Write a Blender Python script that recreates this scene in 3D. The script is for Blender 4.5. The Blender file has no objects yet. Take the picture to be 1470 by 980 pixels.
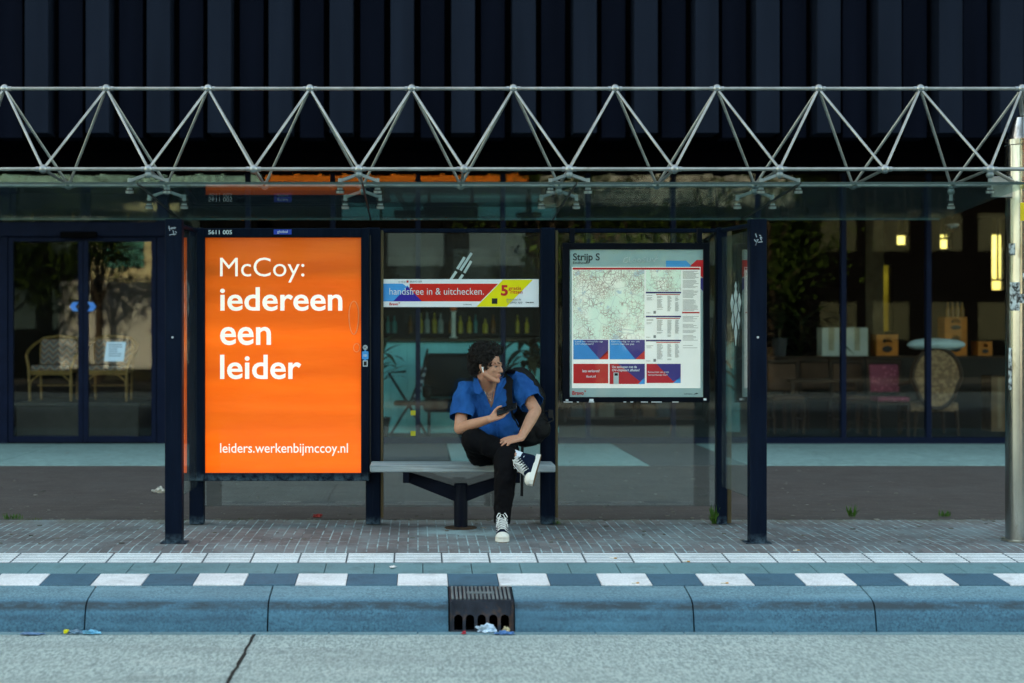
import bpy, bmesh, math, random
from mathutils import Vector, Matrix, noise as mnoise
random.seed(7)
R = math.radians
scene = bpy.context.scene
COL = scene.collection

# ------------------------------------------------------------------ camera, sky, sun, exposure
CAMH = 1.39                       # eye height above the pavement (the road lies lower)
cd = bpy.data.cameras.new('camera'); cam = bpy.data.objects.new('camera', cd); COL.objects.link(cam)
cam.location = (0, 0, CAMH); cam.rotation_euler = (R(90), 0, 0)
cd.sensor_width = 36.0; cd.lens = 2300/1470*36
cd.shift_x = 135/1470; cd.shift_y = -10/1470
cd.clip_start = 0.1; cd.clip_end = 3000
cd.dof.use_dof = True; cd.dof.focus_distance = 11.2; cd.dof.aperture_fstop = 1.6
scene.camera = cam

SUN_EL, SUN_AZ = R(40), R(-24)     # sun stands behind the building, a little to the left
w = bpy.data.worlds.new('World'); scene.world = w; w.use_nodes = True
nt = w.node_tree; nt.nodes.clear()
sky = nt.nodes.new('ShaderNodeTexSky'); sky.sky_type = 'NISHITA'; sky.sun_disc = False
sky.sun_elevation = SUN_EL; sky.sun_rotation = SUN_AZ
sky.air_density = 1.0; sky.dust_density = 2.5; sky.ozone_density = 1.0
bg = nt.nodes.new('ShaderNodeBackground'); bg.inputs['Strength'].default_value = 0.15
wo = nt.nodes.new('ShaderNodeOutputWorld')
nt.links.new(sky.outputs[0], bg.inputs[0]); nt.links.new(bg.outputs[0], wo.inputs[0])

sd = bpy.data.lights.new('sun', 'SUN'); sun = bpy.data.objects.new('sun', sd); COL.objects.link(sun)
sd.energy = 4.0; sd.angle = R(0.5); sd.color = (1.0, 0.93, 0.82)
dirv = Vector((math.sin(SUN_AZ)*math.cos(SUN_EL), math.cos(SUN_AZ)*math.cos(SUN_EL), math.sin(SUN_EL)))
sun.rotation_euler = (-dirv).to_track_quat('-Z', 'Y').to_euler(); sun.location = (0, 60, 60)

vs = scene.view_settings
vs.view_transform = 'Standard'; vs.look = 'None'; vs.gamma = 1.0; vs.use_curve_mapping = False
vs.exposure = 2.8
vs.use_white_balance = True; vs.white_balance_temperature = 9600; vs.white_balance_tint = 0     # camera set for open shade
scene.render.engine = 'CYCLES'
scene.cycles.max_bounces = 10; scene.cycles.transparent_max_bounces = 24
scene.cycles.caustics_reflective = False; scene.cycles.caustics_refractive = False
scene.cycles.use_denoising = True

# ------------------------------------------------------------------ helpers
FP, VX, VY = 2300.0, 600.0, 480.0
def W(x, y, D):                    # where a measured point of the photo lies, given its distance
    return Vector(((x-VX)/FP*D, D, CAMH+(VY-y)/FP*D))

class MB:
    """collects shapes into one bmesh"""
    def __init__(s): s.bm = bmesh.new()
    def box(s, x0, x1, y0, y1, z0, z1, bev=0.0, mat=None, seg=1):
        b = bmesh.new(); bmesh.ops.create_cube(b, size=1)
        for v in b.verts:
            v.co = Vector(((x0+x1)/2+v.co.x*(x1-x0), (y0+y1)/2+v.co.y*(y1-y0), (z0+z1)/2+v.co.z*(z1-z0)))
        if bev > 0: bmesh.ops.bevel(b, geom=b.edges[:], offset=bev, segments=seg, affect='EDGES', profile=.5)
        s._add(b, mat); return s
    def obox(s, c, ax, ay, az, bev=0.0, seg=1):   # oriented box: half-axis vectors
        b = bmesh.new(); bmesh.ops.create_cube(b, size=2)
        L = (ax.length, ay.length, az.length)
        for v in b.verts: v.co = Vector((v.co.x*L[0], v.co.y*L[1], v.co.z*L[2]))
        if bev > 0: bmesh.ops.bevel(b, geom=b.edges[:], offset=bev, segments=seg, affect='EDGES', profile=.5)
        X, Y, Z = ax.normalized(), ay.normalized(), az.normalized()
        m = Matrix(((X.x, Y.x, Z.x, c.x), (X.y, Y.y, Z.y, c.y), (X.z, Y.z, Z.z, c.z), (0, 0, 0, 1)))
        s._add(b, m); return s
    def rod(s, p, q, r0, r1=None, n=12, caps=True):
        p, q = Vector(p), Vector(q); r1 = r0 if r1 is None else r1
        d = q-p
        if d.length < 1e-6: return s
        b = bmesh.new()
        bmesh.ops.create_cone(b, cap_ends=caps, segments=n, radius1=r0, radius2=r1, depth=d.length)
        m = Matrix.Translation((p+q)/2) @ d.to_track_quat('Z', 'Y').to_matrix().to_4x4()
        s._add(b, m); return s
    def tube(s, pts, r, n=8):
        pts = [Vector(p) for p in pts]
        rs = r if isinstance(r, (list, tuple)) else [r]*len(pts)
        rings = []; nrm = None
        for i, p in enumerate(pts):
            t = (pts[min(i+1, len(pts)-1)]-pts[max(i-1, 0)]).normalized()
            if nrm is None: nrm = t.orthogonal().normalized()
            else:
                nrm = (nrm-t*nrm.dot(t)); nrm = nrm.normalized() if nrm.length > 1e-5 else t.orthogonal().normalized()
            bi = t.cross(nrm)
            rings.append([s.bm.verts.new(p+(nrm*math.cos(2*math.pi*k/n)+bi*math.sin(2*math.pi*k/n))*rs[i]) for k in range(n)])
        for a, b in zip(rings, rings[1:]):
            for k in range(n): s.bm.faces.new((a[k], a[(k+1) % n], b[(k+1) % n], b[k]))
        s.bm.faces.new(rings[0][::-1]); s.bm.faces.new(rings[-1]); return s
    def ball(s, c, r, sub=2, m=None):
        b = bmesh.new(); bmesh.ops.create_icosphere(b, subdivisions=sub, radius=1)
        rr = r if isinstance(r, (tuple, list, Vector)) else (r, r, r)
        M4 = Matrix.Translation(Vector(c)) @ (m.to_4x4() if m is not None else Matrix()) @ Matrix.Diagonal((rr[0], rr[1], rr[2], 1))
        s._add(b, M4); return s
    def cap(s, p, q, r0, r1, n=14):
        s.ball(p, r0, 2); s.ball(q, r1, 2); s.rod(p, q, r0, r1, n); return s
    def poly(s, pts, y0, y1):      # outline in XZ, thickness along Y
        a = [s.bm.verts.new((x, y0, z)) for x, z in pts]; b = [s.bm.verts.new((x, y1, z)) for x, z in pts]
        s.bm.faces.new(a); s.bm.faces.new(b[::-1])
        for i in range(len(pts)):
            j = (i+1) % len(pts); s.bm.faces.new((a[j], a[i], b[i], b[j]))
        return s
    def sweep(s, prof, x0, x1):    # outline in YZ, length along X (closed)
        a = [s.bm.verts.new((x0, y, z)) for y, z in prof]; b = [s.bm.verts.new((x1, y, z)) for y, z in prof]
        s.bm.faces.new(a); s.bm.faces.new(b[::-1])
        for i in range(len(prof)):
            j = (i+1) % len(prof); s.bm.faces.new((a[j], a[i], b[i], b[j]))
        return s
    def lathe(s, prof, c=(0, 0, 0), n=20):   # prof: (r, z)
        c = Vector(c); rings = []
        for r, z in prof:
            rings.append([s.bm.verts.new(c+Vector((max(r, 1e-4)*math.cos(2*math.pi*k/n), max(r, 1e-4)*math.sin(2*math.pi*k/n), z))) for k in range(n)])
        for a, b in zip(rings, rings[1:]):
            for k in range(n): s.bm.faces.new((a[k], a[(k+1) % n], b[(k+1) % n], b[k]))
        s.bm.faces.new(rings[0][::-1]); s.bm.faces.new(rings[-1]); return s
    def mesh(s, me, m=None):
        b = bmesh.new(); b.from_mesh(me); s._add(b, m); return s
    def _add(s, b, m=None):
        if m is not None: bmesh.ops.transform(b, matrix=m, verts=b.verts[:])
        t = bpy.data.meshes.new('t'); b.to_mesh(t); b.free(); s.bm.from_mesh(t); bpy.data.meshes.remove(t)

def root_of(o):
    while o.parent: o = o.parent
    return o

def obj(name, mb, mat, parent=None, smooth=False, base=None, recalc=True, ang=40):
    """one mesh object; built in place, then moved so that its origin is its thing's base"""
    bm = mb.bm if isinstance(mb, MB) else mb
    if recalc: bmesh.ops.recalc_face_normals(bm, faces=bm.faces[:])
    if parent is not None: org = root_of(parent).location.copy()
    elif base is not None: org = Vector(base)
    else:
        xs = [v.co for v in bm.verts]
        lo = Vector([min(c[i] for c in xs) for i in range(3)]); hi = Vector([max(c[i] for c in xs) for i in range(3)])
        org = Vector(((lo.x+hi.x)/2, (lo.y+hi.y)/2, lo.z))
    bmesh.ops.translate(bm, vec=-org, verts=bm.verts[:])
    me = bpy.data.meshes.new(name)
    if smooth:
        for f in bm.faces: f.smooth = True
        for e in bm.edges:
            if len(e.link_faces) == 2 and e.calc_face_angle(0) > R(ang): e.smooth = False
    bm.to_mesh(me); bm.free()
    o = bpy.data.objects.new(name, me); COL.objects.link(o)
    for m in (mat if isinstance(mat, (list, tuple)) else [mat]): me.materials.append(m)
    if parent is not None: o.parent = parent
    else: o.location = org
    return o

def tag(o, label, cat, group=None):
    o['label'] = label; o['category'] = cat
    if group: o['group'] = group
    return o
def struct(o, kind='structure'): o['kind'] = kind; return o
def thing(name, label, cat, loc, group=None):
    o = bpy.data.objects.new(name, None); COL.objects.link(o); o.location = Vector(loc); o.empty_display_size = .1
    return tag(o, label, cat, group)
def dup(root, loc, rz=None, label=None, sc=None):
    def cp(o, par):
        c = o.copy(); COL.objects.link(c)
        if par is not None: c.parent = par
        for ch in list(o.children): cp(ch, c)
        return c
    r = cp(root, None); r.location = Vector(loc)
    if rz is not None: r.rotation_euler = (0, 0, rz)
    if sc is not None: r.scale = sc if isinstance(sc, tuple) else (sc, sc, sc)
    if label: r['label'] = label
    return r

def bake(o):
    dg = bpy.context.evaluated_depsgraph_get(); dg.update()
    return bpy.data.meshes.new_from_object(o.evaluated_get(dg))
def blob(mb, voxel=.006, smooth=4, fac=.5):
    """fuse overlapping shapes into one continuous surface"""
    me = bpy.data.meshes.new('t'); bmesh.ops.recalc_face_normals(mb.bm, faces=mb.bm.faces[:]); mb.bm.to_mesh(me); mb.bm.free()
    o = bpy.data.objects.new('t', me); COL.objects.link(o)
    r = o.modifiers.new('r', 'REMESH'); r.mode = 'VOXEL'; r.voxel_size = voxel
    if smooth:
        s = o.modifiers.new('s', 'SMOOTH'); s.iterations = smooth; s.factor = fac
    m2 = bake(o); bpy.data.objects.remove(o); bpy.data.meshes.remove(me)
    out = MB(); out.bm.from_mesh(m2); bpy.data.meshes.remove(m2); return out
def wrinkle(mb, amp, sc, seed=0, stretch=(1, 1, 1), ridge=True):
    mb.bm.normal_update()
    ds = []
    for v in mb.bm.verts:
        p = Vector((v.co.x*stretch[0], v.co.y*stretch[1], v.co.z*stretch[2]))*sc+Vector((seed*7.3, seed*3.1, 0))
        n = mnoise.noise(p)*.65+mnoise.noise(p*2.3)*.35
        if ridge: n = .5-abs(n)*2.6
        ds.append(v.normal*amp*n)
    for v, d in zip(mb.bm.verts, ds): v.co += d
    return mb
def cut(mb, pred):
    mb.bm.normal_update()
    fs = [f for f in mb.bm.faces if pred(f.calc_center_median(), f.normal)]
    bmesh.ops.delete(mb.bm, geom=fs, context='FACES'); return mb

def trim(mb, co, no, rad):
    """clean straight cut of the part of a surface within rad of co, on the side of no"""
    fs = [f for f in mb.bm.faces if (f.calc_center_median()-co).length < rad]
    g = set(fs); [g.update(f.edges) for f in fs]; [g.update(f.verts) for f in fs]
    bmesh.ops.bisect_plane(mb.bm, geom=list(g), dist=1e-5, plane_co=co, plane_no=no, clear_outer=False)
    return cut(mb, lambda c, n: (c-co).dot(no) > 0 and (c-co).length < rad)
def ease_rim(mb, n=6):
    for _ in range(n):
        new = {}
        for v in mb.bm.verts:
            nb = [e.other_vert(v).co for e in v.link_edges if e.is_boundary]
            if len(nb) == 2: new[v] = v.co*.5+(nb[0]+nb[1])*.25
        for v, c in new.items(): v.co = c
    return mb
def text_mesh(s, bold=0.0, spacing=1.0, res=4):
    c = bpy.data.curves.new('t', 'FONT'); c.body = s; c.size = 1; c.offset = bold; c.resolution_u = res
    c.space_character = spacing; c.extrude = 0.0; c.fill_mode = 'FRONT'
    o = bpy.data.objects.new('t', c); COL.objects.link(o)
    me = bake(o); bpy.data.objects.remove(o); bpy.data.curves.remove(c); return me
def text_on(mb, s, x0, x1, zb, zt, y, bold=0.0, spacing=1.0, ref=None, thick=.0012, mirror=False):
    """lettering standing in the XZ plane, facing the road: from x0 to x1, baseline zb, top of the tallest letter zt"""
    me = text_mesh(s, bold, spacing)
    if not me.vertices: return mb
    xs = [v.co.x for v in me.vertices]; zs = [v.co.y for v in me.vertices]
    sx = (x1-x0)/(max(xs)-min(xs)); sz = (zt-zb)/max(zs)
    lo = min(xs)
    b = bmesh.new(); b.from_mesh(me); bpy.data.meshes.remove(me)
    bmesh.ops.dissolve_degenerate(b, dist=1e-5, edges=b.edges[:])
    bmesh.ops.remove_doubles(b, verts=b.verts[:], dist=1e-5)
    for fc in b.faces: fc.smooth = False
    for v in b.verts: v.co = Vector((x0+(v.co.x-lo)*sx, y, zb+v.co.y*sz))
    ex = bmesh.ops.extrude_face_region(b, geom=b.faces[:])
    for v in [g for g in ex['geom'] if isinstance(g, bmesh.types.BMVert)]: v.co.y -= thick
    mb._add(b); return mb
def holed(outer, holes, depth):
    """flat plate in local XY with holes, given thickness; returns a mesh"""
    c = bpy.data.curves.new('t', 'CURVE'); c.dimensions = '2D'; c.fill_mode = 'BOTH'; c.extrude = depth/2
    for ring in [outer]+holes:
        sp = c.splines.new('POLY'); sp.points.add(len(ring)-1); sp.use_cyclic_u = True
        for p, (x, y) in zip(sp.points, ring): p.co = (x, y, 0, 1)
    o = bpy.data.objects.new('t', c); COL.objects.link(o)
    me = bake(o); bpy.data.objects.remove(o); bpy.data.curves.remove(c)
    for p in me.polygons: p.use_smooth = False
    return me

# ------------------------------------------------------------------ materials
class NT:
    def __init__(s, name):
        s.m = bpy.data.materials.new(name); s.m.use_nodes = True; s.t = s.m.node_tree; s.t.nodes.clear()
        s.out = s.n('ShaderNodeOutputMaterial')
    def n(s, ty, **kw):
        x = s.t.nodes.new(ty)
        for k, v in kw.items():
            if hasattr(x, k): setattr(x, k, v)
            else: x.inputs[k].default_value = v
        return x
    def l(s, a, b): s.t.links.new(a, b)
    def mix(s, fac, a, b, mode='MIX'):
        x = s.n('ShaderNodeMix', data_type='RGBA', blend_type=mode)
        for sock, v in ((x.inputs[0], fac), (x.inputs[6], a), (x.inputs[7], b)):
            if hasattr(v, 'is_output'): s.l(v, sock)
            elif isinstance(v, tuple): sock.default_value = (v+(1,))[:4]
            else: sock.default_value = v
        return x.outputs[2]
    def ramp(s, fac, lo, hi, a=0.0, b=1.0):
        x = s.n('ShaderNodeMapRange'); x.inputs[1].default_value = lo; x.inputs[2].default_value = hi
        x.inputs[3].default_value = a; x.inputs[4].default_value = b; s.l(fac, x.inputs[0]); return x.outputs[0]
    def math(s, op, a, b=None):
        x = s.n('ShaderNodeMath', operation=op)
        for sock, v in ((x.inputs[0], a), (x.inputs[1], b)):
            if v is None: continue
            if hasattr(v, 'is_output'): s.l(v, sock)
            else: sock.default_value = v
        return x.outputs[0]
    def coord(s, scale=(1, 1, 1), rot=(0, 0, 0), loc=(0, 0, 0), kind='Object'):
        t = s.n('ShaderNodeTexCoord'); mp = s.n('ShaderNodeMapping')
        mp.inputs['Scale'].default_value = scale; mp.inputs['Rotation'].default_value = rot; mp.inputs['Location'].default_value = loc
        s.l(t.outputs[kind], mp.inputs[0]); return mp.outputs[0]
    def noise(s, vec, scale, detail=4, rough=.55):
        x = s.n('ShaderNodeTexNoise'); x.inputs['Scale'].default_value = scale; x.inputs['Detail'].default_value = detail
        x.inputs['Roughness'].default_value = rough; s.l(vec, x.inputs['Vector']); return x.outputs['Fac']
    def bsdf(s, col, rough=.6, metal=0.0, spec=.5, bump=None, bdist=.002, **kw):
        b = s.n('ShaderNodeBsdfPrincipled')
        for k, v in (('Base Color', col), ('Roughness', rough), ('Metallic', metal), ('Specular IOR Level', spec)):
            if hasattr(v, 'is_output'): s.l(v, b.inputs[k])
            else: b.inputs[k].default_value = (v+(1,))[:4] if isinstance(v, tuple) else v
        for k, v in kw.items(): b.inputs[k.replace('_', ' ')].default_value = v
        if bump is not None:
            bp = s.n('ShaderNodeBump'); bp.inputs['Distance'].default_value = bdist; bp.inputs['Strength'].default_value = 1
            s.l(bump, bp.inputs['Height']); s.l(bp.outputs[0], b.inputs['Normal'])
        return b
    def done(s, sh): s.l(sh.outputs[0] if hasattr(sh, 'outputs') else sh, s.out.inputs[0]); return s.m

def mat(name, col, rough=.6, metal=0.0, var=.2, vs=6.0, spec=.25, bump=0.0, bs=60.0, stretch=(1, 1, 1), dirt=None, dirt_lo=.6, ds=4.0, emit=None, **kw):
    t = NT(name); v = t.coord(stretch)
    n = t.noise(v, vs)
    dark = tuple(c*(1-var) for c in col); lite = tuple(min(1, c*(1+var)) for c in col)
    c = t.mix(t.ramp(n, .3, .7), dark, lite)
    if dirt is not None:
        c = t.mix(t.ramp(t.noise(v, ds, 6, .65), dirt_lo, dirt_lo+.12), c, dirt)
    b = t.bsdf(c, rough, metal, spec, bump=t.noise(v, bs, 3) if bump else None, bdist=bump, **kw)
    if emit:
        t.l(c, b.inputs['Emission Color']); b.inputs['Emission Strength'].default_value = emit
    return t.done(b)

def glass_mat(name, tint=(.9, .97, .96), dust=.04, dcol=(.45, .52, .52), f0=.04, dscale=3.0, rough=.0, k=.92):
    """thin pane: lets light through, reflects by angle, carries a film of dust"""
    t = NT(name); v = t.coord()
    lw = t.n('ShaderNodeLayerWeight'); lw.inputs['Blend'].default_value = .5
    p5 = t.math('POWER', lw.outputs['Facing'], 5.0)
    fr = t.math('ADD', t.math('MULTIPLY', p5, k-f0), f0)
    tr = t.n('ShaderNodeBsdfTransparent'); tr.inputs[0].default_value = tint+(1,)
    gl = t.n('ShaderNodeBsdfGlossy'); gl.inputs['Roughness'].default_value = rough; gl.inputs[0].default_value = (1, 1, 1, 1)
    m1 = t.n('ShaderNodeMixShader'); t.l(fr, m1.inputs[0]); t.l(tr.outputs[0], m1.inputs[1]); t.l(gl.outputs[0], m1.inputs[2])
    df = t.n('ShaderNodeBsdfDiffuse'); df.inputs[0].default_value = dcol+(1,)
    tl = t.n('ShaderNodeBsdfTranslucent'); tl.inputs[0].default_value = dcol+(1,)
    dm = t.n('ShaderNodeMixShader'); dm.inputs[0].default_value = .5; t.l(df.outputs[0], dm.inputs[1]); t.l(tl.outputs[0], dm.inputs[2])
    n = t.noise(v, dscale, 6, .6); fine = t.noise(v, 90, 2, .5)
    f = t.math('ADD', t.ramp(n, .3, .75, dust*.4, dust*1.6), t.ramp(fine, .72, .78, 0, .25))
    m2 = t.n('ShaderNodeMixShader'); t.l(f, m2.inputs[0]); t.l(m1.outputs[0], m2.inputs[1]); t.l(dm.outputs[0], m2.inputs[2])
    return t.done(m2)
rub = mat('black rubber', (.012, .012, .012), .6)
# ------------------------------------------------------------------ ground, road, kerb, pavement
ROAD_Z = -.294
def m_road():
    t = NT('road concrete'); v = t.coord()
    n1 = t.noise(v, 1.1, 5); n2 = t.noise(t.coord((1, .27, 1)), 78, 3, .7); n3 = t.noise(t.coord((.35, 3.0, 1)), 2.0, 4)
    c = t.mix(t.ramp(n2, .36, .62), (.135, .182, .18), (.375, .46, .435))
    c = t.mix(t.ramp(n1, .35, .75, 0, .3), c, (.26, .32, .30))
    c = t.mix(t.ramp(n3, .48, .72, 0, .45), c, (.16, .205, .20))
    n5 = t.noise(t.coord((.8, 1.6, 1)), 1.9, 6, .7); c = t.mix(t.ramp(n5, .56, .72, 0, .5), c, (.12, .145, .14)); c = t.mix(t.ramp(n5, .42, .30, 0, .35), c, (.45, .50, .47))
    return t.done(t.bsdf(c, .85, bump=n2, bdist=.004))
def m_kerb():
    t = NT('kerb stone'); v = t.coord()
    n1 = t.noise(v, 2.2, 5); n2 = t.noise(v, 70, 3, .65); n3 = t.noise(t.coord((1.1, 3, 3)), 3.5, 6, .7)
    c = t.mix(t.ramp(n2, .34, .66), (.045, .115, .15), (.15, .30, .355))
    c = t.mix(t.ramp(n1, .35, .7, 0, .55), c, (.07, .15, .19)); n4 = t.noise(t.coord((.5, 2.5, 3.5)), 2.6, 5, .65); c = t.mix(t.ramp(n4, .48, .68, 0, .5), c, (.17, .33, .39)); c = t.mix(t.ramp(t.noise(v, 14, 5, .75), .56, .7, 0, .5), c, (.045, .085, .105))
    # tyre scuffs along the shoulder of the stone
    s = t.n('ShaderNodeSeparateXYZ'); t.l(t.coord(), s.inputs[0])
    band = t.math('MULTIPLY', t.ramp(s.outputs['Z'], .112, .132), t.ramp(s.outputs['Z'], .170, .158))
    c = t.mix(t.math('MULTIPLY', band, t.ramp(n3, .36, .54, 0.15, .95)), c, (.05, .06, .065))
    b2 = t.math('MULTIPLY', t.ramp(s.outputs['Z'], .05, .07), t.ramp(s.outputs['Z'], .105, .085))
    c = t.mix(t.math('MULTIPLY', b2, t.ramp(n3, .42, .6, 0, .5)), c, (.05, .09, .12))
    face = t.ramp(s.outputs['Z'], .185, .165)      # shade of the front face put into the colour, darker and bluer
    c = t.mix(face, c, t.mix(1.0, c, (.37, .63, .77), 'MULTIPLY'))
    return t.done(t.bsdf(c, .8, bump=n2, bdist=.003))
def m_tiles(name, a, b, scale=90):
    t = NT(name); v = t.coord(); n1 = t.noise(v, 1.8, 4); n2 = t.noise(v, scale, 3, .7)
    n3 = t.noise(v, 6.5, 6, .7); vo = t.n('ShaderNodeTexVoronoi'); vo.inputs['Scale'].default_value = 3.1; t.l(v, vo.inputs['Vector'])
    c = t.mix(t.ramp(n2, .35, .65), a, b); c = t.mix(t.ramp(n1, .42, .8, 0, .4), c, tuple(x*.55 for x in a)); c = t.mix(t.ramp(n3, .50, .72, 0, .6), c, tuple(x*.55 for x in a))
    gum = t.math('MULTIPLY', t.ramp(vo.outputs['Distance'], .055, .035), t.ramp(t.noise(v, 1.1, 1), .5, .55)); c = t.mix(t.math('MULTIPLY', gum, .6), c, (.06, .065, .065))
    return t.done(t.bsdf(c, .8, bump=n2, bdist=.0015))
def m_brick(name, c1, c2, mortar, bw, bh, rot, msize=.012, wear=.5, stains_shade=False):
    t = NT(name); v = t.coord((1, 1, 1), (0, 0, rot))
    br = t.n('ShaderNodeTexBrick'); t.l(v, br.inputs['Vector'])
    br.inputs['Color1'].default_value = c1+(1,); br.inputs['Color2'].default_value = c2+(1,); br.inputs['Mortar'].default_value = mortar+(1,)
    br.inputs['Scale'].default_value = 1; br.inputs['Mortar Size'].default_value = msize; br.inputs['Mortar Smooth'].default_value = .25
    br.inputs['Brick Width'].default_value = bw; br.inputs['Row Height'].default_value = bh; br.inputs['Bias'].default_value = 0
    o = t.coord(); n1 = t.noise(o, 1.3, 5); n2 = t.noise(o, 55, 3, .6); n3 = t.noise(o, 4.5, 5, .6)
    # sand has been washed out of many joints
    bare = t.mix(t.ramp(n3, .42, .6), br.outputs[0], tuple(x*.7 for x in c1))
    c = t.mix(br.outputs['Fac'], br.outputs[0], bare)
    c = t.mix(t.ramp(n1, .45, .75, 0, wear), c, tuple(x*.75+.03 for x in mortar))
    c = t.mix(t.ramp(n2, .3, .7, .0, .35), c, tuple(x*.5 for x in c1))
    if stains_shade:
        sx = t.n('ShaderNodeSeparateXYZ'); t.l(o, sx.inputs[0]); n5 = t.noise(o, 3.0, 5, .7); n6 = t.noise(t.coord((2.2, 1, 1)), 1.7, 5, .65)
        moss = t.math('MULTIPLY', t.ramp(sx.outputs['Y'], 11.72, 12.0), t.ramp(n5, .40, .58)); c = t.mix(t.math('MULTIPLY', moss, .75), c, (.115, .115, .075))
        c = t.mix(t.math('MULTIPLY', t.ramp(n6, .5, .68), .6), c, (.19, .25, .265)); c = t.mix(t.math('MULTIPLY', t.ramp(n6, .46, .34), .55), c, (.085, .072, .072))
        for (px0, py0, r0, col) in ((.31, 11.44, .26, (.10, .06, .035)), (.31, 11.5, .17, (.03, .022, .018)), (.33, 11.30, .42, (.30, .42, .44)), (-1.64, 10.68, .16, (.10, .10, .10)), (2.25, 10.68, .16, (.11, .10, .10)), (-1.63, 11.75, .18, (.05, .05, .045)), (-.33, 11.75, .18, (.05, .05, .045)), (.95, 11.75, .18, (.05, .05, .045)), (2.22, 11.75, .2, (.05, .045, .035))):  # rust and grime; dark patches at the feet also stand for contact shade
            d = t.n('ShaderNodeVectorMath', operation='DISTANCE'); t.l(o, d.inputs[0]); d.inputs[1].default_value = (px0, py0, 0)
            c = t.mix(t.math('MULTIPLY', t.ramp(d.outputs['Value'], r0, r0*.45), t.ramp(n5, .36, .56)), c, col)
    h = t.math('ADD', t.math('MULTIPLY', br.outputs['Fac'], -1.0), t.math('MULTIPLY', n2, .3))
    return t.done(t.bsdf(c, .82, bump=h, bdist=.004))

def m_ground(): return mat('far ground', (.14, .15, .14), .9, var=.3, vs=.3)
g = MB(); g.box(-900, 900, -900, 900, -.60, -.40); struct(obj('ground', g, m_ground()))

EX = 16.0
rd = MB(); rd.box(-60, 60, -6.0, 9.02, ROAD_Z-.2, ROAD_Z)
struct(obj('road', rd, m_road()))
gm = m_tiles('gutter stone', (.08, .16, .19), (.13, .25, .28))
g = MB(); x = -EX
while x < EX:
    g.box(x+.002, x+.496, 8.985, 9.06, ROAD_Z-.1, ROAD_Z+.005, .003); x += .5
struct(obj('gutter', g, gm))
cr = MB(); pts = [(-.917, 9.0)]
y = 9.0; xx = -.917
dk = mat('joint filler', (.018, .018, .017), .9)
while y > 5.5:
    y2 = y-random.uniform(.08, .2); x2 = -.917+random.uniform(-.006, .006)
    a = random.uniform(.006, .010)
    cr.obox(Vector(((xx+x2)/2, (y+y2)/2, ROAD_Z+.002)), Vector((a, 0, 0)), Vector(((x2-xx)/2, (y2-y)/2*1.08, 0)), Vector((0, 0, .002)))
    y, xx = y2, x2
struct(obj('road_joint', cr, dk))

# kerb: rounded, leaning face; one stone after another
KP = [(9.045, ROAD_Z-.05), (9.045, ROAD_Z+.005), (9.058, -.245), (9.072, -.19), (9.098, -.145), (9.125, -.128), (9.16, -.118), (9.26, -.102), (9.392, -.083), (9.392, ROAD_Z-.05)]
gx0, gx1 = .176, .545
js = [-1.885, -.85, gx0]; a = -1.885
while a > -EX: a -= 1.03; js.insert(0, a)
js2 = [gx1, 1.56, 2.59]; a = 2.59
while a < EX: a += 1.03; js2.append(a)
kb = MB()
for seq in (js, js2):
    for a, b in zip(seq, seq[1:]): 
        dy = random.uniform(-.003, .003)
        kb.sweep([(p[0]+dy, p[1]) for p in KP], a+.0045, b-.0045)
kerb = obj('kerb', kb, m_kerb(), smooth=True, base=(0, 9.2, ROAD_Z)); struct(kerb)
bm_ = MB(); bm_.box(-EX, gx0-.003, 9.12, 9.39, ROAD_Z-.1, -.15); bm_.box(gx1+.003, EX, 9.12, 9.39, ROAD_Z-.1, -.15); struct(obj('kerb_bedding', bm_, dk))

# sloping platform edge: chequered tiles, grey tiles, ribbed tiles
S = .07
def zp(y): return -.077+S*(y-9.4) if y < 10.5 else 0.0
def tile_row(y0, y1, x_off, pick, ribs=False, wd=.3):
    x = -EX+x_off
    k = 0
    while x < EX:
        b = pick(k)
        zc = zp((y0+y1)/2)
        b.obox(Vector((x+wd/2, (y0+y1)/2, zc-.03+random.uniform(-.0012, .0012))), Vector((wd/2-.002, 0, 0)), Vector((0, (y1-y0)/2-.002, S*((y1-y0)/2-.002))), Vector((0, -S*.03, .03)), .003)
        if ribs:
            for i in range(6):
                yy = y0+.03+i*(y1-y0-.06)/5
                ribs_.obox(Vector((x+wd/2, yy, zp(yy)-.0005)), Vector((wd/2-.006, 0, 0)), Vector((0, .0125, S*.0125)), Vector((0, 0, .0030)), .002)
        x += wd; k += 1
white, dark, grey, rib, ribs_ = MB(), MB(), MB(), MB(), MB()
# white/dark border lies at X = (643-600)/2300*9.5
o1 = ((643-600)/2300*9.5+EX) % .6
tile_row(9.4, 9.7, o1-.6, lambda k: dark if k % 2 == 0 else white)
tile_row(9.7, 10.0, ((537-600)/2300*9.85+EX) % .3-.3, lambda k: grey)
tile_row(10.0, 10.3, ((566-600)/2300*10.1+EX) % .3-.3, lambda k: rib, True)
struct(obj('platform_edge_white', white, m_tiles('white tile', (.55, .57, .58), (.78, .79, .80))))
struct(obj('platform_edge_dark', dark, m_tiles('dark tile', (.026, .088, .135), (.040, .125, .185))))
struct(obj('platform_edge_grey', grey, m_tiles('grey tile', (.090, .19, .21), (.125, .26, .285))))
struct(obj('tactile_paving', rib, m_tiles('ribbed tile', (.15, .18, .20), (.24, .28, .30))))
struct(obj('tactile_ribs', ribs_, m_tiles('rib white', (.62, .66, .68), (.80, .83, .84))))
bed = MB(); bed.sweep([(9.394, -.3), (9.394, zp(9.394)-.012), (10.302, zp(10.302)-.012), (10.302, -.3)], -EX, EX)
struct(obj('tile_bedding', bed, mat('joint sand', (.05, .055, .055), .95)))

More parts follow.
